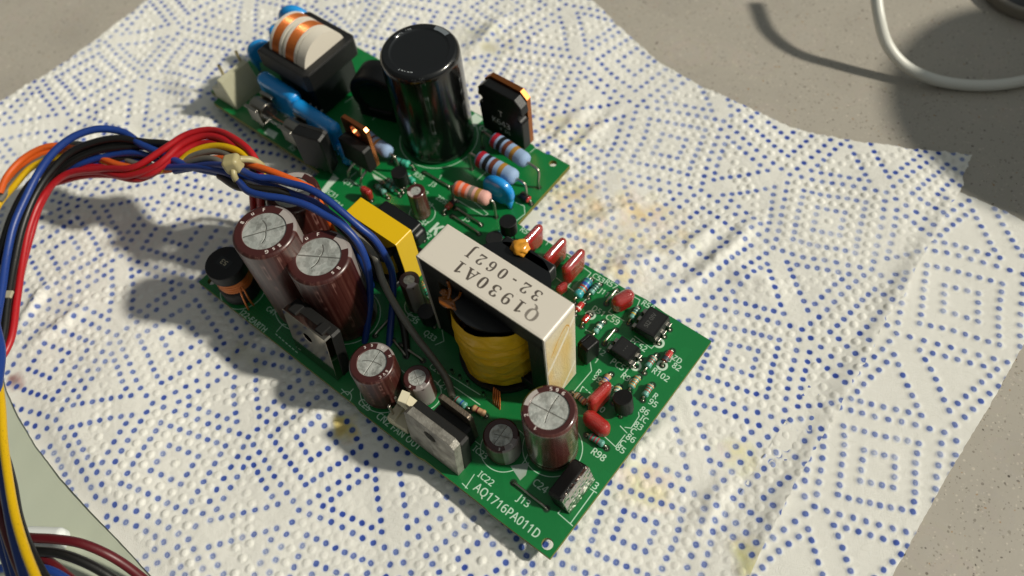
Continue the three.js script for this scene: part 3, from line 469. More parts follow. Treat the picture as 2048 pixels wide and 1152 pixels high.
const glass = (p1, p2, bands, o = {}) => axial('diode', p1, p2, { len: 2.9, d: 1.7, waist: 1, mat: M.redGlass, lead: 0.28, bands, ...o });
glass([-32.4, 53.5], [-32.6, 57.8], [[-0.2, '#e0d8d0', 0.12]]); glass([-29, 51.8], [-29.1, 56.1], [[0.34, '#1a1414', 0.16]]);
glass([-6.2, 54.7], [-6.4, 59.6], [[-0.3, '#3a3f4a', 0.34]], { mat: M.redGlass, len: 3.3, label: 'red and silver glass diode near the right edge' });
glass([-82.3, 58.1], [-82.2, 63.8], [[0.3, '#191414', 0.3], [-0.1, '#a85a30', 0.3]], { len: 3.2 });
glass([-68.4, 75.8], [-64, 75.4], [[0, '#2a1c18', 0.8]], { len: 3.4, d: 2.2 });
// --- bare jumper links
function jumper(p1, p2, hgt = 0.55) { const L = Math.hypot(p2[0] - p1[0], p2[1] - p1[1]), g = part('jumper_link', [(p1[0] + p2[0]) / 2, (p1[1] + p2[1]) / 2], Math.atan2(p2[1] - p1[1], p2[0] - p1[0]));
  mesh('wire', tube([[-L / 2, -1, 0], [-L / 2, hgt * 0.3, 0], [-L / 2 + 0.4, hgt, 0], [0, hgt + 0.05, 0], [L / 2 - 0.4, hgt, 0], [L / 2, hgt * 0.3, 0], [L / 2, -1, 0]], 0.32, 30), M.tin, g); hole(...p1); hole(...p2); }
for (const [a, b, h] of [[[-17.3, 8.6], [-7.4, 8.4]], [[-97.2, 66.1], [-87.1, 66.2]], [[-80.8, 61.5], [-71.1, 61.3]], [[-79.8, 58.8], [-69.6, 58.6]], [[-27.7, 61.1], [-27.7, 66], 1.2], [[-21.3, 51.1], [-21.3, 56.1], 1.1], [[-71.1, 17.4], [-71.2, 23.3]], [[-66.4, 19.3], [-60.5, 17.9]], [[-63.9, 19.4], [-55.9, 19.5]]]) jumper(a, b, h);
// --- chips and transistors
const printed = (w, h, lines, o = {}) => canvasTex(o.px ?? 256, Math.round((o.px ?? 256) * h / w), (c, W, H) => {
  c.fillStyle = o.bg ?? '#131415'; c.fillRect(0, 0, W, H); for (let i = 0; i < 120; i++) { c.fillStyle = `rgba(255,255,255,${rnd() * 0.025})`; c.fillRect(rnd() * W, rnd() * H, rnd() * 30, rnd() * 12); }
  c.fillStyle = o.ink ?? '#e2e6e8'; c.textAlign = 'center'; c.textBaseline = 'middle';
  for (const [s, x, y, k, sp] of lines) { c.font = `${o.bold ? 'bold ' : ''}${Math.round(H * k)}px ${o.font ?? 'sans-serif'}`; if (sp) { const n = s.length; [...s].forEach((ch, i) => c.fillText(ch, (x + (i - (n - 1) / 2) * sp) * W, H * y)); } else c.fillText(s, W * x, H * y); }
});
function tabPackage(at, turn, o) {                                // upright package: plastic front towards +z, metal plate behind
  const { w, h, y0 = 0, T = 4.4, tabT = 1.4, tabTop = h, bodyTop = h, lean = 0, label } = o, g = part(o.name ?? 'power_transistor', at, turn, label);
  g.rotation.set(lean, turn, 0, 'YXZ');
  const W = w / 2, n = o.notch;
  const b = new THREE.Shape(); const c = o.bodyChamfer ?? 0.6;
  b.moveTo(-W, 0); b.lineTo(W, 0); if (n) { b.lineTo(W, n - 1.6); b.absarc(W + 0.3, n, 1.6, -Math.PI / 2, Math.PI / 2, true); } b.lineTo(W, bodyTop - c); b.lineTo(W - c, bodyTop); b.lineTo(-W + c, bodyTop); b.lineTo(-W, bodyTop - c);
  if (n) { b.lineTo(-W, n + 1.6); b.absarc(-W - 0.3, n, 1.6, Math.PI / 2, -Math.PI / 2, true); } b.closePath();
  mesh('plastic_body', extr(b, T - tabT - 0.6, 0.35).translate(0, y0, tabT + 0.3), o.bodyMat ?? M.epoxy, g);
  const k = o.tabChamfer ?? 0.8, t = new THREE.Shape(); const tw = W - (o.tabInset ?? 0.15);
  t.moveTo(-tw, 0); t.lineTo(tw, 0); t.lineTo(tw, tabTop - k); t.lineTo(tw - k, tabTop); t.lineTo(-tw + k, tabTop); t.lineTo(-tw, tabTop - k); t.closePath();
  if (o.hole) { const q = new THREE.Path(); q.absarc(0, o.hole[0], o.hole[1], 0, Math.PI * 2, true); t.holes.push(q); }
  mesh('metal_tab', extr(t, tabT - 0.2, 0.1).translate(0, y0, 0.1), o.tabMat ?? M.copper, g);
  if (o.mark) mesh('printed_mark', plane(w * 0.8, bodyTop * 0.55).translate(0, y0 + bodyTop * 0.42, T + 0.085), std(0xffffff, 0.45, { map: printed(w * 0.8, bodyTop * 0.55, o.mark, { px: 512 }) }), g);
  for (const x of o.leads ?? []) { mesh('lead', tube(o.path ? o.path(x) : [[x, y0 + 0.5, tabT + 1.2], [x, -1, tabT + 1.2]], o.lr ?? 0.45, 14, 6), M.tin, g); }
  return g;
}
tabPackage([-84, 92.9], 0, { w: 15.6, h: 19.5, y0: 3, T: 4.8, tabT: 1.7, tabTop: 20, notch: 12.6, bodyTop: 19.2, bodyChamfer: 2.2, tabChamfer: 2.2, leads: [-5.4, 0, 5.4], lr: 0.75, tabMat: M.copperEdge, label: 'large black transistor with copper back standing near the right end of the upper strip',
  mark: [['T', 0.5, 0.26, 0.3], ['K643', 0.48, 0.62, 0.3], ['Y  D5', 0.58, 0.89, 0.17]] });
tabPackage([-111.8, 58.6], 0, { w: 10.4, h: 15, y0: 5, T: 4.4, tabT: 1.3, tabTop: 15.2, bodyTop: 9, bodyMat: M.epoxyDull, tabMat: M.copper, hole: [12, 1.85], leads: [-2.5, 0, 2.5], lr: 0.4, path: (x) => [[x, 5.5, 2.5], [x, 4.2, 2.6], [x * 1.05, 2.4, 4 + Math.abs(x)], [x * 1.05, -1, 4.6 + Math.abs(x)]], label: 'black transistor with a shiny copper tab and round hole' });
tabPackage([-123.4, 51.6], 0.25, { name: 'rectifier', w: 9.8, h: 14, y0: 3, T: 4.3, tabT: 1.2, bodyMat: M.epoxy, tabMat: M.epoxyDull, leads: [-2.5, 0, 2.5], label: 'dark upright power chip in shade behind the wires' });
const wornMetal = canvasTex(512, 512, (c, w, h) => { c.fillStyle = '#9a978f'; c.fillRect(0, 0, w, h); for (let i = 0; i < 170; i++) { const x = rnd() * w, y = rnd() * h, r = 10 + rnd() * 60, q = c.createRadialGradient(x, y, 0, x, y, r), k = rnd() < 0.5 ? '215,212,200' : '60,56,50'; q.addColorStop(0, `rgba(${k},${0.1 + rnd() * 0.25})`); q.addColorStop(1, `rgba(${k},0)`); c.fillStyle = q; c.fillRect(x - r, y - r, 2 * r, 2 * r); } for (let i = 0; i < 60; i++) { c.strokeStyle = `rgba(${rnd() < 0.5 ? '235,232,224' : '50,46,42'},0.35)`; c.lineWidth = 0.6 + rnd() * 1.4; const x = rnd() * w, y = rnd() * h, a = rnd() * 6.3; c.beginPath(); c.moveTo(x, y); c.lineTo(x + Math.cos(a) * 60, y + Math.sin(a) * 60); c.stroke(); } });
wornMetal.repeat.set(0.06, 0.06);
const greasy = std(0xffffff, 0.5, { map: wornMetal, metalness: 0.45, bumpMap: fine(0.08), bumpScale: 0.0002 }), mirror = std(0xa39a8e, 0.09, { metalness: 1 });
tabPackage([-77.4, 2.0], Math.PI, { name: 'power_chip', w: 15.6, h: 18.5, y0: 0.4, T: 4.9, tabT: 2, tabTop: 18.5, bodyTop: 18, lean: 0.13, tabMat: mirror, bodyMat: M.epoxyDull, tabChamfer: 0.4, hole: [12.6, 1.5], leads: [-5.4, 0, 5.4], lr: 0.7, label: 'power chip with a mirror like metal back at the board edge, reflecting the blue dots' });
{ const g = board.children[board.children.length - 1]; for (const s of [-1, 1]) mesh('mount_slot', box(2.6, 2.4, 3.2, 0.3, [s * 4.7, 18.2, 2.2]), std(0x050505, 0.8), g); }
tabPackage([-36.4, 1.9], Math.PI, { name: 'power_chip', w: 15.6, h: 15.4, y0: 0.2, T: 5, tabT: 2.2, tabTop: 15.6, bodyTop: 13.6, lean: 0.09, tabMat: greasy, bodyMat: M.epoxyDull, tabChamfer: 1.2, hole: [11.4, 1.8], label: 'power chip with a dull silver metal back beside the fan connector' });
tabPackage([-36.2, 12.6], 0, { name: 'power_chip', w: 10.2, h: 12.4, y0: 0.4, T: 4.4, tabT: 1.3, tabTop: 12.6, bodyTop: 8.4, bodyMat: M.epoxyDull, tabMat: M.dullTin, label: 'upright chip with a brownish metal tab in shade behind the silver backed one' });
tabPackage([-2.3, 15.6], -Math.PI / 2, { name: 'power_chip', w: 10.4, h: 6.4, y0: 0.2, T: 4.4, tabT: 0.8, tabTop: 6.4, bodyTop: 6.6, lean: 0.3, bodyMat: M.epoxy, tabMat: std(0xc9c5be, 0.16, { metalness: 1, bumpMap: fine(0.014), bumpScale: 0.0012 }), tabChamfer: 0.3, label: 'low black chip with a scratched tinned metal back near the front corner' });
tabPackage([-24.2, 46], 1.4, { name: 'power_chip', w: 4.5, h: 8, y0: 0.5, T: 3.4, tabT: 0.8, bodyMat: M.epoxy, tabMat: M.epoxy, label: 'small black upright chip tucked behind the white transformer' });
function halfRound(at, turn, o = {}) {
  const g = part('small_transistor', at, turn, o.label), s = new THREE.Shape(); const a = 0.55; s.absarc(0, 0, 2.35, -Math.PI / 2 + a - 0.35, 1.5 * Math.PI - a + 0.35, false); s.closePath();
  if (o.tilt) g.rotation.set(o.tilt, turn, 0, 'YXZ');
  mesh('body', extr(s, 4.3, 0.15).rotateX(-Math.PI / 2).translate(0, o.y ?? 2.4, 0), M.epoxy, g);
  for (const x of [-1.27, 0, 1.27]) { mesh('lead', tube([[x, (o.y ?? 2.4) + 0.3, 0.2], [x, -1, 0.2]], 0.24, 6, 6), M.tin, g); hole(at[0] + Math.cos(turn) * x, at[1] + Math.sin(turn) * x, 0.6); }
}
halfRound([-6.2, 38.4], 1.1, { y: 2.6, tilt: -0.25, label: 'black half round transistor beside the red dipped capacitors at the front' });
halfRound([-60.9, 62], 0.5, { y: 5, label: 'black half round transistor standing near the right corner of the upper strip' });
halfRound([-62.8, 57.6], 0.9, { y: 2.2, tilt: 0.2 });
halfRound([-98.4, 58.4], 0.2, { y: 2.8, label: 'black half round transistor beside the little brown capacitor' });
halfRound([-61.2, 29.4], 2.6, { y: 2.6, tilt: -0.1, label: 'black half round transistor in the shade of the white transformer' });
function dip(at, turn, L, n, text, label) {
  const g = part('optocoupler_chip', at, turn, label), sh = shapeOf([[-3.15, 0.9], [3.15, 0.9], [3.3, 1.9], [2.75, 3.9], [-2.75, 3.9], [-3.3, 1.9]]);
  mesh('body', extr(sh, L - 0.4, 0.2).translate(0, 0, -(L - 0.4) / 2), M.epoxy, g);
  mesh('printed_mark', plane(L * 0.86, 4.4).rotateX(-Math.PI / 2).rotateY(Math.PI / 2).translate(0, 3.95, 0), std(0xffffff, 0.5, { map: printed(L * 0.86, 4.4, text, { ink: '#5d5f5d' }) }), g);
  for (let i = 0; i < n; i++) for (const s of [-1, 1]) { const z = (i - (n - 1) / 2) * 2.54;
    mesh('pin', [box(0.9, 0.28, 1.3, 0.08, [s * 3.55, 1.95, z]), box(0.28, 1.7, 1.3, 0.08, [s * 3.9, 1.2, z]), box(0.26, 1.8, 0.55, 0.08, [s * 3.9, 0, z])], M.steel, g); hole(at[0] + s * 3.9 * Math.cos(turn), at[1] - z, 0.7); }
}
dip([-14.2, 61.8], 0.03, 7.4, 3, [['SI2 0IV', 0.5, 0.36, 0.34]], 'black six legged chip at the right corner of the board');
dip([-15.4, 51.5], -0.04, 4.9, 2, [['- - -', 0.5, 0.5, 0.3]], 'black four legged chip between the bare links and the right edge');

// --- transformers
function wrap(w, h, d, t, y0, r, mat, name, g) {                   // tape or cap folded over top and both ends
  const s = new THREE.Shape(), W = w / 2; s.moveTo(-W, y0); s.lineTo(-W, h - r); s.quadraticCurveTo(-W, h, -W + r, h); s.lineTo(W - r, h); s.quadraticCurveTo(W, h, W, h - r); s.lineTo(W, y0); s.lineTo(W - t, y0); s.lineTo(W - t, h - t); s.lineTo(-W + t, h - t); s.lineTo(-W + t, y0); s.closePath();
  return mesh(name, extr(s, d - 0.16, 0.08, { curveSegments: 6 }).translate(0, 0, -(d - 0.16) / 2), mat, g);
}
{
  const g = part('transformer', [-40.4, 34.5], 0, 'large transformer with white top and side, black core and yellow taped winding');
  const W = 36, D = 10.4, Ht = 34.9;
  mesh('core', [box(W, 6.2, D, 0.4, [0, Ht - 3.4, 0]), box(4.9, Ht - 8, D, 0.4, [-W / 2 + 2.5, Ht / 2, 0]), box(4.9, Ht - 8, D, 0.4, [W / 2 - 2.5, Ht / 2, 0]), box(W, 5, D, 0.4, [0, 2.8, 0])], M.ferrite, g);
  const dirty = phy(0xffffff, 0.34, { clearcoat: 0.35, clearcoatRoughness: 0.2, map: canvasTex(512, 512, (c, w, h) => {
    c.fillStyle = '#d9ccb2'; c.fillRect(0, 0, w, h);
    for (let i = 0; i < 26; i++) { const x = rnd() * w, y = h * (0.15 + rnd() * 0.8), r = 40 + rnd() * 120, q = c.createRadialGradient(x, y, 0, x, y, r); q.addColorStop(0, `rgba(218,166,60,${0.12 + rnd() * 0.22})`); q.addColorStop(0.7, 'rgba(214,160,50,0.08)'); q.addColorStop(1, 'rgba(214,160,50,0)'); c.fillStyle = q; c.fillRect(0, 0, w, h); }
    c.strokeStyle = 'rgba(236,230,216,0.8)'; c.lineWidth = 26; for (const y of [0.3, 0.97]) { c.beginPath(); c.moveTo(0, h * (y + 0.18)); c.quadraticCurveTo(w * 0.4, h * (y + 0.05), w, h * (y - 0.2)); c.stroke(); }
    c.strokeStyle = 'rgba(205,140,20,0.8)'; c.lineWidth = 9; c.beginPath(); c.moveTo(w * 0.15, h * 0.3); c.quadraticCurveTo(w * 0.5, h * 0.1, w * 0.72, h * 0.1); c.quadraticCurveTo(w * 0.86, h * 0.16, w * 0.8, h * 0.22); c.stroke();
  }), bumpMap: fine(1), bumpScale: 0.0002 });
  wrap(36.7, 35.4, 10.9, 0.5, 0.6, 0.7, phy(0xd9d2c6, 0.36, { clearcoat: 0.3, clearcoatRoughness: 0.2 }), 'white_cap', g);
  mesh('glue_stained_side', plane(10.3, 33).rotateY(Math.PI / 2).translate(18.42, 17.6, 0), dirty, g);
  mesh('printed_label', plane(34.6, 10).rotateX(-Math.PI / 2).rotateY(Math.PI).translate(-0.2, 35.44, 0), phy(0xffffff, 0.36, { clearcoat: 0.3, clearcoatRoughness: 0.2, map: canvasTex(1024, 296, (c, w, h) => {
    c.fillStyle = '#d9d2c6'; c.fillRect(0, 0, w, h); for (let i = 0; i < 12; i++) { c.fillStyle = `rgba(90,60,40,${rnd() * 0.3})`; c.beginPath(); c.arc(rnd() * w, rnd() * h, 1 + rnd() * 2.4, 0, 7); c.fill(); }
    c.fillStyle = '#4a423c'; c.textAlign = 'center'; c.textBaseline = 'middle'; c.font = 'bold 126px serif'; c.globalAlpha = 0.9;
    [...'Q1930A1'].forEach((ch, i) => { c.globalAlpha = i ? 0.92 : 0.6; c.fillText(ch, w * (0.135 + i * 0.0985), h * 0.3); });
    c.font = 'bold 112px serif'; [...'32-062J'].forEach((ch, i) => { c.globalAlpha = 0.9; c.fillText(ch, w * (0.195 + i * 0.091), h * 0.74); });
  }) }), g);
  const tape = lathe(Array.from({ length: 70 }, (_, i) => { const t = i / 69; return [10.8 + 0.6 * Math.sin(Math.PI * t) + 0.14 * Math.sin(t * 31 + 2 * Math.sin(t * 9)) + 0.16 * N(t * 9, 3, 1), 1.6 + 26 * t]; }), 140), p = tape.attributes.position;
  for (let i = 0; i < p.count; i++) { const x = p.getX(i), y = p.getY(i), z = p.getZ(i), a = Math.atan2(z, x), k = 1 + 0.032 * N(a * 1.4, y / 3.2 + a * 1.8, 2) + 0.013 * N(a * 4, y * 0.9 - a * 2, 7); p.setXYZ(i, x * k, y + 1.1 * Math.sin(a * 2 + 0.6) * (y < 8 ? 1 : 0.5) + 0.7 * N(a * 1.5, y / 5, 4), z * k); }
  tape.computeVertexNormals(); mesh('tape_winding', tape, M.tapeOld, g);
  mesh('bobbin_flange', new THREE.CylinderGeometry(12, 11.8, 1.4, 48).translate(-0.6, 28.8, -2.0), M.bakelite, g); mesh('bobbin_flange', new THREE.CylinderGeometry(12, 12, 1.2, 48).translate(0, 1, 0), M.bakelite, g);
  mesh('flange_block', box(15, 5, 3.4, 0.8, [-0.6, 27, -12.4]), M.bakelite, g);
  const lump = (sx, sy, sz, at, k) => { const q = new THREE.IcosahedronGeometry(1, 4), a = q.attributes.position; for (let i = 0; i < a.count; i++) { const x = a.getX(i), y = a.getY(i), z = a.getZ(i), n = 1 + 0.45 * N(x * 1.7 + k, y * 1.7, z * 1.7); a.setXYZ(i, x * sx * n, y * sy * n, z * sz * n); } const m = mergeVertices(q.deleteAttribute('normal') && q.deleteAttribute('uv')); m.computeVertexNormals(); m.setAttribute('uv', new THREE.Float32BufferAttribute(new Float32Array(m.attributes.position.count * 2), 2)); return m.translate(...at); };
  mesh('glue_lump', lump(2.3, 1.4, 2.0, [-2.6, 30.2, -12.6], 3), phy(0xd9952c, 0.35, { clearcoat: 0.4 }), g);
  mesh('glue_strand', [tube([[-9.2, 33, 5.3], [-8.6, 30.4, 5.7], [-7.8, 29.4, 7.4], [-7.6, 29.2, 9.2]], 0.42, 24), tube([[-5.4, 32, 5.3], [-5.8, 30, 5.9], [-6.6, 29.4, 8]], 0.34, 20), lump(2.4, 0.32, 1.3, [-7.2, 29.5, 8.4], 8), lump(1.1, 0.4, 0.9, [-9.4, 29.5, 6.8], 5)], M.glue, g);
  for (const k of [0, 0.6, 1.2, 1.8]) mesh('copper_end', tube([[5 + k, 3, 10.6], [6 + k * 1.1, 1.6, 12.2], [6.8 + k * 1.2, -0.6, 13.4 + k * 0.2]], 0.26, 14), M.copperWire, g);
  for (const x of [-7, -4.4, -1.8, 3.4]) mesh('pin', tube([[x, 2, 13], [x, -1, 13]], 0.4, 4), M.tin, g);
}
{
  const g = part('small_transformer', [-82.6, 37], 0, 'smaller transformer wrapped in bright yellow tape');
  mesh('core', [box(17.6, 4.8, 5.2, 0.3, [0, 17.6, 0]), box(4, 12, 5.2, 0.3, [-6.8, 9.5, 0]), box(4, 12, 5.2, 0.3, [6.8, 9.5, 0]), box(17.6, 4, 5.2, 0.3, [0, 2.6, 0])], M.ferrite, g);
  wrap(18.2, 20.5, 5.8, 0.25, 0.5, 0.5, M.yellowTape, 'yellow_tape', g);
  mesh('tape_winding', lathe([[5.4, 3], [5.9, 4], [6.1, 8], [5.9, 13], [5.4, 14]], 40), M.tapeOld, g);
  mesh('bobbin_flange', box(13.4, 1.6, 15, 0.8, [0, 14.6, -1]), M.bakelite, g); mesh('bobbin_flange', box(14, 2.2, 15, 0.6, [0, 1.8, 0]), M.bakelite, g);
  mesh('terminal_block', box(15.4, 5.4, 5.2, 1.6, [-0.4, 10.4, -6.6], 4), M.bakelite, g);
  for (const x of [-5, -2.5, 0, 2.5, 5]) mesh('pin', tube([[x, 13, -6.4], [x, 13.6, -6.4]], 0.3, 4), M.tin, g);
}
// --- connectors and fuse
{
  const g = part('mains_connector', [-169, 56], 0, 'milky white plastic connector with two bare pins at the far left corner');
  mesh('housing', extr(shapeOf([[-5.6, 0], [4.8, 0], [4.6, 2.2], [3.0, 10.6], [1.2, 11], [-0.2, 7], [-4.4, 5], [-5.6, 3.8]]), 10.8, 0.3).translate(0, 0, -5.4), M.nylon, g);
  for (const z of [2.6, -4.6]) mesh('pin', tube([[0.9, 4, z], [0.6, 14.5, z]], 0.55, 8), std(0xb9ad8a, 0.4, { metalness: 0.6 }), g);
}
{
  const g = part('fan_connector', [-48.6, 4.8], 0.1, 'ivory two pin fan connector with a tall latch');
  mesh('base', [box(6, 3.2, 5.6, 0.3, [0, 1.8, 0]), box(2.2, 1.2, 5.2, 0.2, [-1.6, 3.8, 0])], M.ivory, g);
  mesh('latch', extr(shapeOf([[0.4, 3], [3, 3], [2.6, 6.5], [0.8, 9.5], [1.2, 11], [-0.8, 11.6], [-1.4, 9.8], [0, 7]]), 2.6, 0.2).rotateY(0.25).translate(0.2, 0, -3.2), M.ivory, g);
  for (const z of [-1.3, 1.3]) mesh('pin', box(0.64, 8, 0.64, 0.12, [-1.9, 5.2, z]), M.tin, g);
}
{
  const g = part('fuse', [-143.8, 52.6], 0.01, 'glass tube fuse sitting in two metal clips');
  mesh('glass_tube', alongX(new THREE.CylinderGeometry(2.45, 2.45, 12.4, 32, 1, true)).translate(0, 7, 0), M.glass, g);
  for (const s of [-1, 1]) {
    mesh('end_cap', alongX(lathe([[0, -2.9], [2.3, -2.9], [2.65, -2.5], [2.65, 2.9], [2.3, 3]], 32)).translate(s * 7.6, 7, 0), M.steel, g);
    mesh('clip', [box(5.4, 6.4, 0.35, 0.1, [s * 7.6, 6.2, 2.95]), box(5.4, 6.4, 0.35, 0.1, [s * 7.6, 6.2, -2.95]), box(5, 0.35, 6, 0.1, [s * 7.6, 3.2, 0]), box(5.4, 0.35, 1.1, 0.1, [s * 7.6, 9.5, 3.3]), box(5.4, 0.35, 1.1, 0.1, [s * 7.6, 9.5, -3.3]), box(1.2, 3.4, 0.35, 0.1, [s * 7.6, 1.5, 2.6]), box(1.2, 3.4, 0.35, 0.1, [s * 7.6, 1.5, -2.6])], M.steel, g);
  }
  mesh('fuse_wire', tube([[-5, 7, 0], [0, 6.4, 0.3], [5, 7, 0]], 0.14, 16), M.copper, g);
}
// --- the bare board, with its printing and hole marks
{
  const U = [-180, 2], Vv = [-2, 96], PXM = 2048 / (U[1] - U[0]), X = (u) => (u - U[0]) * PXM, Y = (v) => (Vv[1] - v) * PXM;
  const tex = canvasTex(2048, Math.round((Vv[1] - Vv[0]) * PXM), (c, w, h) => {
    c.fillStyle = '#027034'; c.fillRect(0, 0, w, h);
    c.strokeStyle = 'rgba(8,120,58,0.4)'; c.lineCap = 'round';                 // copper tracks faintly seen through the mask
    for (let i = 0; i < 120; i++) { c.lineWidth = 6 + rnd() * 22; let x = rnd() * w, y = rnd() * h; c.beginPath(); c.moveTo(x, y); for (let k = 0; k < 3; k++) { const q = Math.floor(rnd() * 8) * Math.PI / 4, d = 20 + rnd() * 110; x += Math.cos(q) * d; y += Math.sin(q) * d; c.lineTo(x, y); } c.stroke(); }
    c.fillStyle = 'rgba(6,64,32,0.5)'; for (let u = -123; u < -84; u += 0.9) for (let v = 0.8; v < 9; v += 0.9) if (v < 8 - (u + 123) * 0.12) { c.beginPath(); c.arc(X(u + (Math.round(v / 0.9) % 2) * 0.45), Y(v), 2.3, 0, 7); c.fill(); }
    for (const [u, v, r] of HOLES) { c.fillStyle = 'rgba(8,60,30,0.9)'; c.beginPath(); c.arc(X(u), Y(v), (r + 0.2) * PXM, 0, 7); c.fill(); c.fillStyle = '#17150f'; c.beginPath(); c.arc(X(u), Y(v), r * PXM * 0.8, 0, 7); c.fill(); }
    c.strokeStyle = c.fillStyle = '#c8dccb'; c.lineWidth = 0.24 * PXM; c.lineJoin = 'round';
    const line = (...p) => { c.beginPath(); p.forEach(([u, v], i) => (i ? c.lineTo(X(u), Y(v)) : c.moveTo(X(u), Y(v)))); c.stroke(); };
    const circ = (u, v, r) => { c.beginPath(); c.arc(X(u), Y(v), r * PXM, 0, 7); c.stroke(); };
    const pad = (u, v) => { c.lineWidth = 0.6 * PXM; circ(u, v, 1.15); c.lineWidth = 0.24 * PXM; };
    const text = (s, p, mm, o = {}) => { c.save(); c.translate(X(p[0]), Y(p[1])); c.scale(o.wide ?? 1, 1); c.font = `${o.bold ? 'bold ' : ''}${mm * 1.38 * PXM}px sans-serif`; c.textAlign = 'center'; c.textBaseline = 'middle'; c.fillText(s, 0, 0); c.lineWidth = 0.05 * PXM; c.strokeText(s, 0, 0); c.restore(); c.lineWidth = 0.24 * PXM; };
    text('AQ1716PA011D', [-14.5, 2.5], 2.1, { wide: 0.93 }); text('CN2 FAN OUT', [-48, 1.6], 1.7); text('J22-EARTH', [-101.2, 0.9], 1.6); text('C41', [-99.5, 6], 1.5); text('C25', [-59.6, 1.6], 1.7); text('2', [-52.7, 2.9], 1.5);
    text('IC22', [-23.1, 5.4], 1.6); text('IC23', [-28.3, 9.6], 1.5); text('J13', [-12.6, 6.6], 1.7); text('C24', [-11.8, 11.8], 1.7); text('3', [-1.5, 19.6], 1.7); text('R98', [-5.4, 26.2], 1.7);
    text('C', [-2.5, 32], 1.6); text('85', [-2, 30.5], 1.6); text('C', [-2.2, 36], 1.6); text('86', [-1.6, 34.1], 1.6); text('IC', [-1.8, 40.1], 1.5); text('83', [-1.9, 37.8], 1.6); text('86', [-2.9, 41.9], 1.6); text('R', [-3, 46.8], 1.5); text('95', [-2.4, 44.9], 1.6);
    text('R96', [-11.1, 46.6], 1.6); text('R', [-17.9, 43.8], 1.5); text('99', [-17.1, 42], 1.6); text('R', [-12.9, 42.1], 1.4); text('97', [-13.3, 40], 1.5); text('R', [-15.7, 36.2], 1.5); text('100', [-12.5, 36.1], 1.6); text('R102', [-5.1, 52.3], 1.6); text('ZD', [-4.1, 58.4], 1.5); text('82', [-3.1, 56.5], 1.6);
    text('PC51', [-14.6, 48.3], 1.7); text('PC52', [-14.2, 56], 1.6); text('1', [-20.1, 46], 1.4); text('51', [-24.5, 48.6], 1.4); text('J12', [-21, 48.8], 1.6); text('D51', [-28.1, 58.1], 1.6); text('C59', [-23.7, 58.2], 1.7); text('R57', [-30.2, 66.7], 1.6); text('C53', [-34, 66.4], 1.6); text('J11', [-30.1, 63.6], 1.5); text('R58', [-18.7, 67.1], 1.6); text('R50', [-59.3, 67], 1.6);
    text('J5', [-75.5, 60.8], 1.7); text('J3', [-91.9, 64.4], 1.6); text('R35', [-97.6, 64.3], 1.6); text('ZD5', [-86.1, 61.6], 1.6); text('D31', [-88.6, 58.2], 1.5); text('32', [-92, 60.7], 1.5); text('D32', [-81.8, 49.7], 1.6); text('C31', [-85.5, 52.6], 1.7); text('K', [-80.7, 52.8], 4, { bold: true }); text('IC31', [-114.4, 44.2], 1.6); text('C34', [-110.4, 42.5], 1.6); text('Q31', [-113.2, 50.1], 1.6); text('R3', [-101.7, 58.2], 1.4);
    text('Q33', [-59.3, 26.1], 1.6); text('C35', [-66.4, 27.2], 1.6); text('D35', [-70.2, 36.7], 1.6); text('C26', [-51.7, 19.8], 1.6); text('L21', [-47.3, 17.5], 1.6); text('C9', [-93.7, 89.6], 1.7); text('R5', [-137.4, 49.7], 1.6); text('R', [-111.8, 31], 1.5); 
    const dash = (a, b, n) => { for (let i = 0; i < n; i++) { const t = i / n, q = (i + 0.55) / n; line([a[0] + (b[0] - a[0]) * t, a[1] + (b[1] - a[1]) * t], [a[0] + (b[0] - a[0]) * q, a[1] + (b[1] - a[1]) * q]); } };
    dash([-93.3, 1.8], [-83.8, 1.4], 7); line([-93.6, 2.4], [-93.9, 5.1], [-93, 5.4]); dash([-18.8, 38.2], [-13.6, 37.5], 5); line([-18.5, 36.7], [-18.8, 38.2]);
    line([-4.6, 9.9], [-4.7, 9.2], [-0.3, 8.9]); line([-1, 9], [-1.1, 18.3]); line([-2.1, 18.3], [-0.4, 18.4]); line([-26, 4.5], [-25.6, 0.7]); line([-26.9, 1.1], [-25.1, 0.9]); line([-67.5, 1.1], [-65.1, 0.8], [-65.1, 2.9]);
    circ(-93.5, 13.4, 8.6); circ(-81.3, 17.6, 8.7); circ(-58.4, 7.8, 6.4); circ(-49.5, 12.7, 4.4); circ(-15.2, 21, 7.2); circ(-24.3, 13.8, 5.8); circ(-87.5, 54.5, 3.8); circ(-68.1, 31.1, 3.6); circ(-102.6, 79, 12); circ(-111.2, 5.9, 6.3); circ([-65.1, -0][0], [-65.1, -0][1], 1.6);
    c.fillStyle = '#9fb0a6'; c.beginPath(); for (const [i, p] of [[-20.5, 11.3], [-17.4, 14.7], [-16.1, 11.8], [-16.4, 9.9]].entries()) i ? c.lineTo(X(p[0]), Y(p[1])) : c.moveTo(X(p[0]), Y(p[1])); c.fill(); c.fillStyle = '#c8dccb';
    const quad = (...p) => { c.beginPath(); p.forEach(([u, v], i) => (i ? c.lineTo(X(u), Y(v)) : c.moveTo(X(u), Y(v)))); c.closePath(); c.fill(); };
    quad([-118, 42.8], [-116.4, 42.8], [-116.9, 49.7], [-119.3, 49.5]); line([-121.4, 49.9], [-118.2, 49.8]); quad([-99.8, 93.1], [-95.9, 92.7], [-96.5, 87.9], [-99.8, 89.6]); quad([-149.9, 50.9], [-145.7, 51.3], [-144.9, 48.9], [-149.5, 48.7]); quad([-110, 56.9], [-104.7, 57], [-105.1, 55.7], [-108.2, 55.9]);
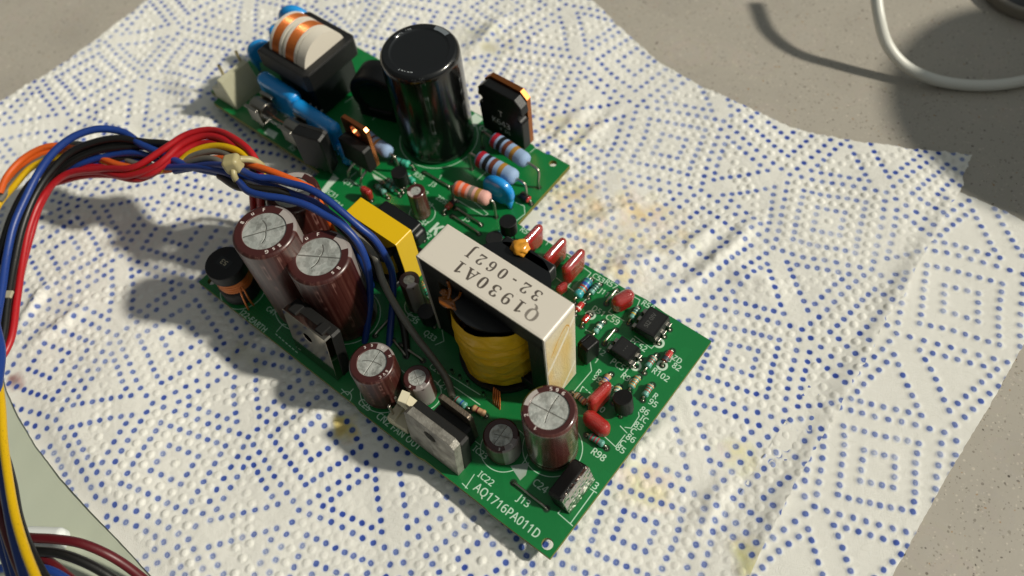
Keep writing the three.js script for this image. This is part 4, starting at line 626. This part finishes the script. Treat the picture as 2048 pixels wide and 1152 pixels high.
    line([-25.7, 48.2], [-25.2, 48.9], [-19.5, 43], [-19.7, 35.4]); line([-39.1, 60.8], [-39.3, 57.5]); line([-43.2, 59.8], [-35.1, 59]); line([-54.4, 68.2], [-52.1, 68.2], [-52, 66.7]); line([-45, 67.2], [-36.6, 66.5], [-36.6, 61.5]); line([-25.9, 62.4], [-25.9, 59.4], [-21.1, 59.6]); line([-24, 67.1], [-21.3, 67.2], [-20.6, 64.4]);
    line([-16.4, 57.5], [-11, 57.1], [-10.8, 58.8]); line([-18.2, 50.2], [-11.8, 49.7]); line([-12, 31.9], [-10.6, 31.3], [-3.3, 30.2], [-3.2, 34]); line([-3.9, 40.8], [-3.2, 40], [-3, 36.3], [-4.3, 35.6]); line([-5.4, 35.2], [-3.1, 34.7]); line([-34.7, 58.9], [-33.3, 63.1]); line([-33.5, 54.6], [-32.7, 59.7]);
    line([-83.6, 65.9], [-82.9, 67.3], [-71.9, 65.5], [-72.4, 64.3], [-83.7, 64.1]); line([-92.4, 67.9], [-92.2, 68.5], [-91.6, 66.2]); line([-67.9, 73.3], [-65.2, 73.7], [-63.3, 71.6], [-63.9, 67.8]); line([-82.4, 73.1], [-82.1, 77]); line([-76, 90.3], [-75.7, 92.9]); line([-114.3, 51.8], [-114.2, 54.3]); line([-114, 51.3], [-107.3, 51]); line([-110.7, 57.9], [-99.9, 58]);
    line([-153.4, 59.3], [-143.6, 58.9]); line([-137.2, 72.8], [-136.5, 77.2]); line([-131.7, 73.2], [-130.3, 86.7]); line([-124.6, 72.4], [-124.8, 78.4]); line([-56.4, 24.9], [-55.3, 27.1], [-57.9, 29.3]); line([-68.6, 27.4], [-66.2, 31.1]); line([-51.2, 28.7], [-36.9, 27.7]); line([-46, 18.8], [-36.3, 19]); line([-42.5, 11], [-29.6, 11]); line([-49.1, 20.4], [-38, 21.1]);
    for (const p of [[-29.1, 55.9], [-11.4, 50.7], [-6.2, 54.7], [-10.3, 59.5]]) pad(...p); line([-27.5, 51.6], [-25.1, 51.9], [-25.9, 53.8]); line([-5.5, 58.5], [-5.2, 56.7], [-5.9, 56.5]);
    for (let i = 0; i < 90; i++) { const x = rnd() * w, y = rnd() * h, r = 8 + rnd() * 30; const q = c.createRadialGradient(x, y, 0, x, y, r); q.addColorStop(0, 'rgba(120,130,70,0.22)'); q.addColorStop(1, 'rgba(120,130,70,0)'); c.fillStyle = q; c.fillRect(x - r, y - r, 2 * r, 2 * r); }
    for (let i = 0; i < 420; i++) { c.fillStyle = `rgba(230,240,225,${rnd() * 0.16})`; c.beginPath(); c.arc(rnd() * w, rnd() * h, 0.8 + rnd() * 1.6, 0, 7); c.fill(); }
  });
  const s = shapeOf([[-123.5, 0], [-62, 0], [-60, -0.4], [-40, -0.4], [-38, 0], [-19, 0], [-17, -0.35], [0, 0], [0.2, 30], [0, 67.8], [-14, 67.8], [-20, 68.3], [-27, 67.8], [-63, 67.8], [-63.4, 93.2], [-70.5, 93.2], [-71.5, 92.7], [-76, 92.7], [-77, 93.2], [-178, 93.2], [-178, 50.8], [-173.6, 50.8], [-173.2, 48], [-123.5, 48]]);
  for (const [u, v, r] of [[...[-2.4, 2.2], 1.35], [...[-67.9, 90.9], 1.15], [...[-120.6, 2.5], 1.2]]) { const q = new THREE.Path(); q.absarc(u, v, r, 0, Math.PI * 2, true); s.holes.push(q); }
  const g = new THREE.ExtrudeGeometry(s, { depth: 1.6, bevelEnabled: false, curveSegments: 24 }).rotateX(-Math.PI / 2).translate(0, -1.6, 0), p = g.attributes.position, uv = g.attributes.uv;
  for (let i = 0; i < p.count; i++) uv.setXY(i, (p.getX(i) - U[0]) / (U[1] - U[0]), (-p.getZ(i) - Vv[0]) / (Vv[1] - Vv[0]));
  mesh('bare_board', g.translate(-BO[0], 0, BO[1]), [phy(0xffffff, 0.42, { map: tex, clearcoat: 0.28, clearcoatRoughness: 0.25, bumpMap: fine(6), bumpScale: 0.00003 }), std(0x6b6a24, 0.7)], board);
  const blobs = HOLES.map(([u, v, r]) => new THREE.SphereGeometry(0.42, 7, 5).scale(1, 0.45, 1).translate(u - BO[0], 0.02, -(v - BO[1])));
  const m = mesh('solder', blobs, M.tin, board); m.userData.kind = 'stuff';
}
// ---------- wires ----------
const scuff = canvasTex(1024, 128, (c, w, h) => { c.fillStyle = '#f2f2f2'; c.fillRect(0, 0, w, h); for (let i = 0; i < 900; i++) { c.fillStyle = rnd() < 0.6 ? `rgba(60,55,50,${rnd() * 0.22})` : `rgba(255,255,255,${rnd() * 0.5})`; c.fillRect(rnd() * w, rnd() * h, 1 + rnd() * 14, 1 + rnd() * 3); } c.fillStyle = 'rgba(40,38,36,0.3)'; for (let x = 20; x < w; x += 260) for (let k = 0; k < 9; k++) c.fillRect(x + k * 11, 52 + rnd() * 3, 2 + rnd() * 5, 3 + rnd() * 7); });
scuff.repeat.set(3, 1);
const W = {}; const wireMat = (c) => (W[c] ??= phy({ red: 0xb3141d, blue: 0x173a86, black: 0x121211, orange: 0xe0601c, yellow: 0xe0b400, grey: 0x6d6a62, maroon: 0x5c0f18, sleeve: 0x17150f }[c], 0.44, { clearcoat: 0.14, clearcoatRoughness: 0.35, map: scuff, bumpMap: scuff, bumpScale: 0.00006 }));
{
  const c0 = [-168.7, -36.5, -5], t = thing('wire_harness', 'bundle of colourful wires arching from the green board over to the left edge', 'wire bundle', c0);
  const wire = (color, pts, r = 0.92) => mesh(color + '_wire', tube(pts.map(([u, v, w]) => [u - c0[0], w - c0[2], -(v - c0[1])]), r, pts.length * 9, 12), wireMat(color), t);
  // down to the board on the right of the tie
  wire('blue', [[-136.6, 15.4, 24], [-124.3, 20.5, 30], [-114.3, 22.3, 34], [-106.9, 23.1, 35], [-103.1, 25.1, 35], [-98.4, 26.7, 35], [-93.7, 28.2, 35], [-88.7, 29, 34], [-83.6, 29.2, 32], [-79, 29.6, 29], [-76.2, 30.3, 26], [-73.6, 30.2, 21], [-72.5, 29.7, 14], [-70.8, 26.1, 7], [-68.7, 21.5, 2], [-65.8, 16.8, -1]]);
  wire('blue', [[-140, 14.7, 24], [-125.6, 19.4, 29], [-114.7, 20.9, 32], [-105.8, 19.3, 34], [-100.9, 20.6, 34.5], [-96.6, 22.7, 34.5], [-90.7, 24.8, 34], [-85.7, 25.7, 33], [-80.7, 26.3, 32], [-77, 26.3, 29], [-74.8, 25.5, 25], [-73.9, 24, 18], [-74, 21.4, 9], [-73.2, 17.5, 3], [-72.1, 14, -1]]);
  wire('blue', [[-115.9, 22.2, 31], [-107.4, 23.7, 32], [-99.3, 25.6, 32], [-91.9, 27.6, 31], [-86.6, 27.8, 30], [-83.6, 28.4, 27], [-82.6, 28, 20], [-82.5, 28, 9], [-82.5, 28, -1]]);
  wire('sleeve', [[-120.3, 19.9, 29], [-110.2, 19.3, 32.5], [-104.9, 21.8, 33], [-100.6, 24.4, 32.5], [-96.2, 26.5, 31], [-89.4, 27.8, 29], [-82.5, 27.9, 24], [-75.9, 27, 17], [-71.3, 26.2, 9], [-65.7, 23.4, 3], [-59.6, 17.4, -1]], 0.98);
  wire('grey', [[-136.1, 17.3, 25], [-125.3, 22.2, 30], [-114, 22.3, 31], [-102.4, 25.5, 31], [-90.9, 27.5, 29], [-83, 28.8, 25], [-76.1, 28.7, 20], [-71.3, 25.7, 17], [-65.7, 23.4, 13], [-58.2, 21.3, 9], [-51.1, 19.8, 6], [-45.8, 18.3, 3], [-42.9, 16.2, -1]]);
  wire('orange', [[-183.2, -16.9, 14], [-184.3, -12.4, 16], [-184.7, -5.3, 17], [-180.9, 1.4, 18], [-172.1, 5.8, 18], [-155.5, 8.7, 20], [-140.1, 14.2, 23], [-133, 19.7, 26], [-125.3, 23.4, 29], [-116.4, 24.8, 32], [-108.3, 26.3, 34], [-100.9, 27.9, 34], [-96, 29.2, 33], [-97.6, 31.2, 28], [-96.6, 31, 22], [-96.4, 31, 10], [-96.4, 31, -1]]);
  // the arch left of the tie
  wire('red', [[-112, 21, -1], [-112, 21.4, 8], [-113, 23, 18], [-112.2, 26.5, 28], [-115.8, 28.7, 31], [-123.7, 29.9, 31], [-134.5, 29, 29], [-139.9, 24.2, 28], [-142.2, 17.3, 27], [-145.9, 9.6, 25], [-156.8, 4.1, 22], [-166.8, -2.6, 19], [-169.1, -10.4, 16], [-165.5, -18.6, 14], [-159.3, -26.4, 12], [-150.5, -34.8, 11], [-141.4, -44, 10], [-138.6, -53.7, 9]]);
  wire('red', [[-115, 22, -1], [-115, 22, 8], [-115.4, 24, 17], [-114.5, 26.5, 26], [-117.2, 28.1, 29], [-125.8, 28.7, 30], [-134.7, 26.8, 28.5], [-138.7, 21.7, 27.5], [-140.2, 13.4, 26], [-147.2, 6.9, 23], [-159.5, 3.1, 20], [-169.3, -3.9, 17], [-171, -11.5, 14], [-166.9, -20, 12], [-160.9, -27.9, 10], [-152.8, -36, 9], [-143.4, -44.9, 9], [-140.7, -54.6, 8]]);
  wire('red', [[-118, 24, -1], [-118, 24, 8], [-118, 26, 16], [-115.7, 25.8, 25], [-118.6, 27.3, 28], [-127.5, 27.6, 28.5], [-135.2, 24.7, 27], [-138.4, 18.4, 26], [-141.5, 10.7, 24], [-150.4, 7.2, 21], [-162.5, 4.9, 18], [-172.4, -2.1, 15], [-172.2, -11.4, 12], [-167, -20, 10], [-161, -28.4, 8], [-153.7, -36.2, 7], [-145.4, -45.1, 7]]);
  wire('red', [[-118, 20, -1], [-118, 20.6, 8], [-117.6, 23, 16], [-117.2, 25.3, 24], [-119.6, 26, 27], [-128.7, 26.2, 27], [-137.4, 22.7, 25], [-140, 15.5, 24], [-144.5, 8.5, 22], [-156, 5, 19], [-165.7, 0.7, 16], [-172.6, -5.3, 14]]);
  wire('yellow', [[-115, 30, -1], [-115, 30, 8], [-116, 31, 18], [-112.7, 27.2, 27], [-115.5, 27.5, 30], [-120.9, 27.8, 30.5], [-129.2, 25.9, 29], [-134.7, 21.6, 27], [-138.3, 15.9, 24], [-147.4, 10.1, 21], [-164.1, 6.9, 18], [-176.4, 2.2, 16], [-182.2, -5.8, 15], [-183, -13, 13], [-183.6, -18.8, 11], [-179.8, -27, 10]]);
  wire('grey', [[-111, 31, -1], [-111, 31, 8], [-113, 31, 18], [-113.7, 26.6, 26], [-118.7, 25.8, 29], [-127, 25.5, 28.5], [-133.1, 22, 27], [-139.1, 16.6, 24], [-150.7, 12.1, 20], [-165.9, 10.1, 18], [-176.2, 5.5, 18], [-181.1, -0.7, 16], [-184.1, -8.7, 14], [-183.2, -18.4, 12]]);
  wire('blue', [[-108, 33, -1], [-108, 33, 9], [-110, 33, 19], [-110.8, 26.2, 27], [-120.4, 22.6, 29], [-128.4, 20.7, 27], [-133.8, 17.2, 25], [-141, 15.8, 23], [-151.1, 14.5, 22], [-160.3, 9.7, 20], [-167.7, 2.6, 18], [-173.9, -3.7, 15], [-176.1, -11.1, 12], [-174.9, -19.3, 10], [-172.6, -27.3, 9], [-168.7, -34.7, 9]]);
  wire('blue', [[-112, 27, -1], [-112, 27, 9], [-114, 28, 18], [-117, 25.1, 24], [-123.9, 21.5, 26], [-133.9, 17.8, 26], [-142.3, 17.1, 25], [-151.6, 16, 24], [-160.3, 15.7, 24], [-165.7, 12.2, 25], [-169.3, 6.6, 25], [-170.7, 0.1, 24], [-170.3, -6.9, 22], [-168.1, -14, 20], [-165, -21.3, 18], [-160.1, -28.1, 16], [-152.5, -35.4, 15], [-143.4, -43.3, 15], [-136.4, -48.7, 15]], 1.05);
  wire('black', [[-106, 36, -1], [-106, 36, 9], [-109, 35, 19], [-110.6, 25.6, 26], [-118.8, 22.9, 27], [-132.9, 21.6, 25], [-143.4, 20.6, 25], [-151.9, 17.1, 24], [-159.5, 13.4, 24], [-164.4, 8.9, 23.5], [-168.9, 2.6, 22], [-170, -4.7, 20], [-168.5, -12.4, 18], [-164.5, -20.3, 16], [-157.8, -28.8, 14], [-150.5, -36.2, 13], [-142.2, -44.1, 12], [-137.2, -50.9, 12]], 1.0);
  wire('black', [[-119, 28, -1], [-119, 28, 8], [-119, 29, 15], [-119.7, 24.7, 22], [-125.9, 22.3, 24], [-138, 21.3, 23], [-147.7, 18.5, 23], [-156.8, 13.6, 22], [-164, 7.9, 21], [-169.3, 0.9, 19], [-172.1, -6.8, 16], [-169.9, -14.6, 14], [-165.7, -22.8, 12], [-158.4, -30.9, 11], [-151.3, -38.4, 10], [-142.7, -46.8, 10]], 1.0);
  wire('black', [[-121, 26, -1], [-121, 26, 8], [-120.6, 28, 14], [-120.8, 24.5, 21], [-129.4, 22.4, 22], [-139, 19.3, 21], [-150.9, 15.8, 20], [-158.4, 10.3, 19], [-169.2, 4.8, 17], [-177.5, -1.2, 15], [-178.5, -9.9, 14], [-174.3, -19.4, 13], [-167.5, -28.2, 12], [-158.4, -37.4, 12]], 0.95);
  // lower left, coming nearer to the lens
  wire('blue', [[-157.1, -35.7, 16], [-143.4, -42.3, 16], [-136, -45.6, 16], [-128.3, -50.6, 17], [-120.6, -56.6, 18]], 1.1);
  wire('yellow', [[-148.6, -42.9, 14], [-135.8, -48.2, 15], [-123.1, -53.2, 17], [-111.9, -58.3, 19], [-102.2, -62, 21], [-91.6, -65.7, 23], [-82, -68.1, 25], [-71.8, -70, 27]], 0.95);
  wire('blue', [[-131.5, -54.6, 14], [-119, -58.6, 15], [-107.5, -63, 17], [-97.9, -66.4, 19], [-89, -69.1, 21], [-78.2, -72.5, 22]], 1.0);
  wire('maroon', [[-113.8, -64.9, 14], [-101.9, -68.4, 16], [-92.9, -70.4, 18], [-86, -72, 19], [-79.1, -73.3, 20]], 1.0);
  wire('blue', [[-109.1, -71.6, 10], [-100.3, -72.8, 12], [-93.1, -74.4, 13], [-85.2, -76.5, 14]], 1.1);
  wire('black', [[-125.9, -60.3, 11], [-116.4, -61.2, 11.5], [-107, -64.2, 12], [-99.2, -67.7, 12], [-92.8, -69.8, 12], [-85.9, -71.3, 12], [-77.4, -72.6, 12]], 1.1);
  wire('maroon', [[-101.5, -72.6, 4], [-95.8, -69.9, 7], [-90.3, -66.4, 8], [-84.8, -63.3, 8], [-80.2, -61.6, 6], [-76.2, -60.8, 3], [-70.6, -60.4, 0], [-63.4, -59.9, -2]], 1.1);
  wire('black', [[-99.4, -74.7, 3], [-93.1, -71.3, 6], [-88.5, -68.3, 6], [-83.5, -66.2, 5], [-78.4, -64.9, 3], [-73, -64.3, 0]], 1.1);
  wire('maroon', [[-99.7, -73.8, 2], [-93.4, -71.8, 3], [-88.4, -71, 3], [-82.1, -70.5, 2]], 1.1);
  wire('blue', [[-100, -81.1, 3], [-94.2, -76, 4], [-87.9, -72.1, 4], [-81.1, -70.6, 3]], 1.0);
  wire('black', [[-121, 30, -1], [-121, 30, 8], [-120.6, 31, 16], [-122.6, 25.1, 22], [-130.6, 24, 23], [-141.7, 22.3, 22.5], [-151.5, 17.7, 22.5], [-160.9, 12.3, 22], [-167.6, 5.9, 20.5], [-171.3, -1.8, 18.5], [-170.3, -9.9, 16.5], [-167.4, -17.9, 14.5], [-162.2, -26.4, 12], [-153.6, -35.1, 11], [-147.1, -42.8, 10], [-141.7, -49.6, 10]], 0.85);
  wire('blue', [[-148.9, 14.2, 20], [-158.3, 10, 18.5], [-166.1, 4.3, 17], [-172.4, -3, 15], [-173.1, -12.1, 13], [-170.2, -20.5, 11.5], [-164.7, -29.1, 10.5], [-156.1, -38.2, 10], [-150, -44.9, 10]], 0.85);
  wire('orange', [[-185.3, -21.1, 11], [-186.1, -15.1, 13], [-185.6, -8.2, 15], [-182.2, -1.5, 16.5], [-176.4, 3.2, 17], [-166.2, 6.4, 17.5], [-154.1, 10, 18]], 0.85);
  wire('black', [[-127.8, -55.1, 14], [-115.8, -59.3, 15], [-105.5, -63.9, 16], [-96.4, -67.3, 17], [-87.2, -70.1, 18], [-77.8, -73.1, 18]], 0.95);
  wire('blue', [[-124.3, -61.1, 12], [-112.5, -65.1, 13], [-101.1, -69.8, 14], [-90.7, -73.2, 15], [-82.6, -76, 15]], 0.95);
  // ties
  const P = (p) => [p[0] - c0[0], p[2] - c0[2], -(p[1] - c0[1])];
  const head = P([-113.8, 22.2, 36]);
  mesh('cable_tie', [box(4.4, 4.4, 4.0, 1.1, [0, 0, 0], 3).rotateY(0.7).rotateZ(0.2).translate(...head), tube([P([-113.1, 24.1, 36.5]), P([-111.6, 26.3, 35]), P([-111, 27.6, 32]), P([-113.1, 27.3, 28]), P([-116.4, 25.5, 26]), P([-115.1, 22.5, 28]), P([-112.5, 20.6, 31]), P([-111.9, 20.3, 35]), head], 0.85, 40, 8)], phy(0xc4b888, 0.4, { transmission: 0.3, thickness: 0 }), t);
  const b2 = P([-153.8, -37.3, 12]), d2 = P([-151.1, -35.3, 12]), e2 = P([-156.8, -35.8, 6]), f2 = P([-162, -39.5, 6]);
  mesh('cable_tie', [box(6.2, 0.9, 2.2, 0.3, [0, 0, 0], 3).rotateY(0.64).translate((b2[0] + d2[0]) / 2, b2[1] + 2, (b2[2] + d2[2]) / 2)], phy(0xb5ae93, 0.45, { transmission: 0.2, thickness: 0 }), t);
}
renderer.render(scene, camera);
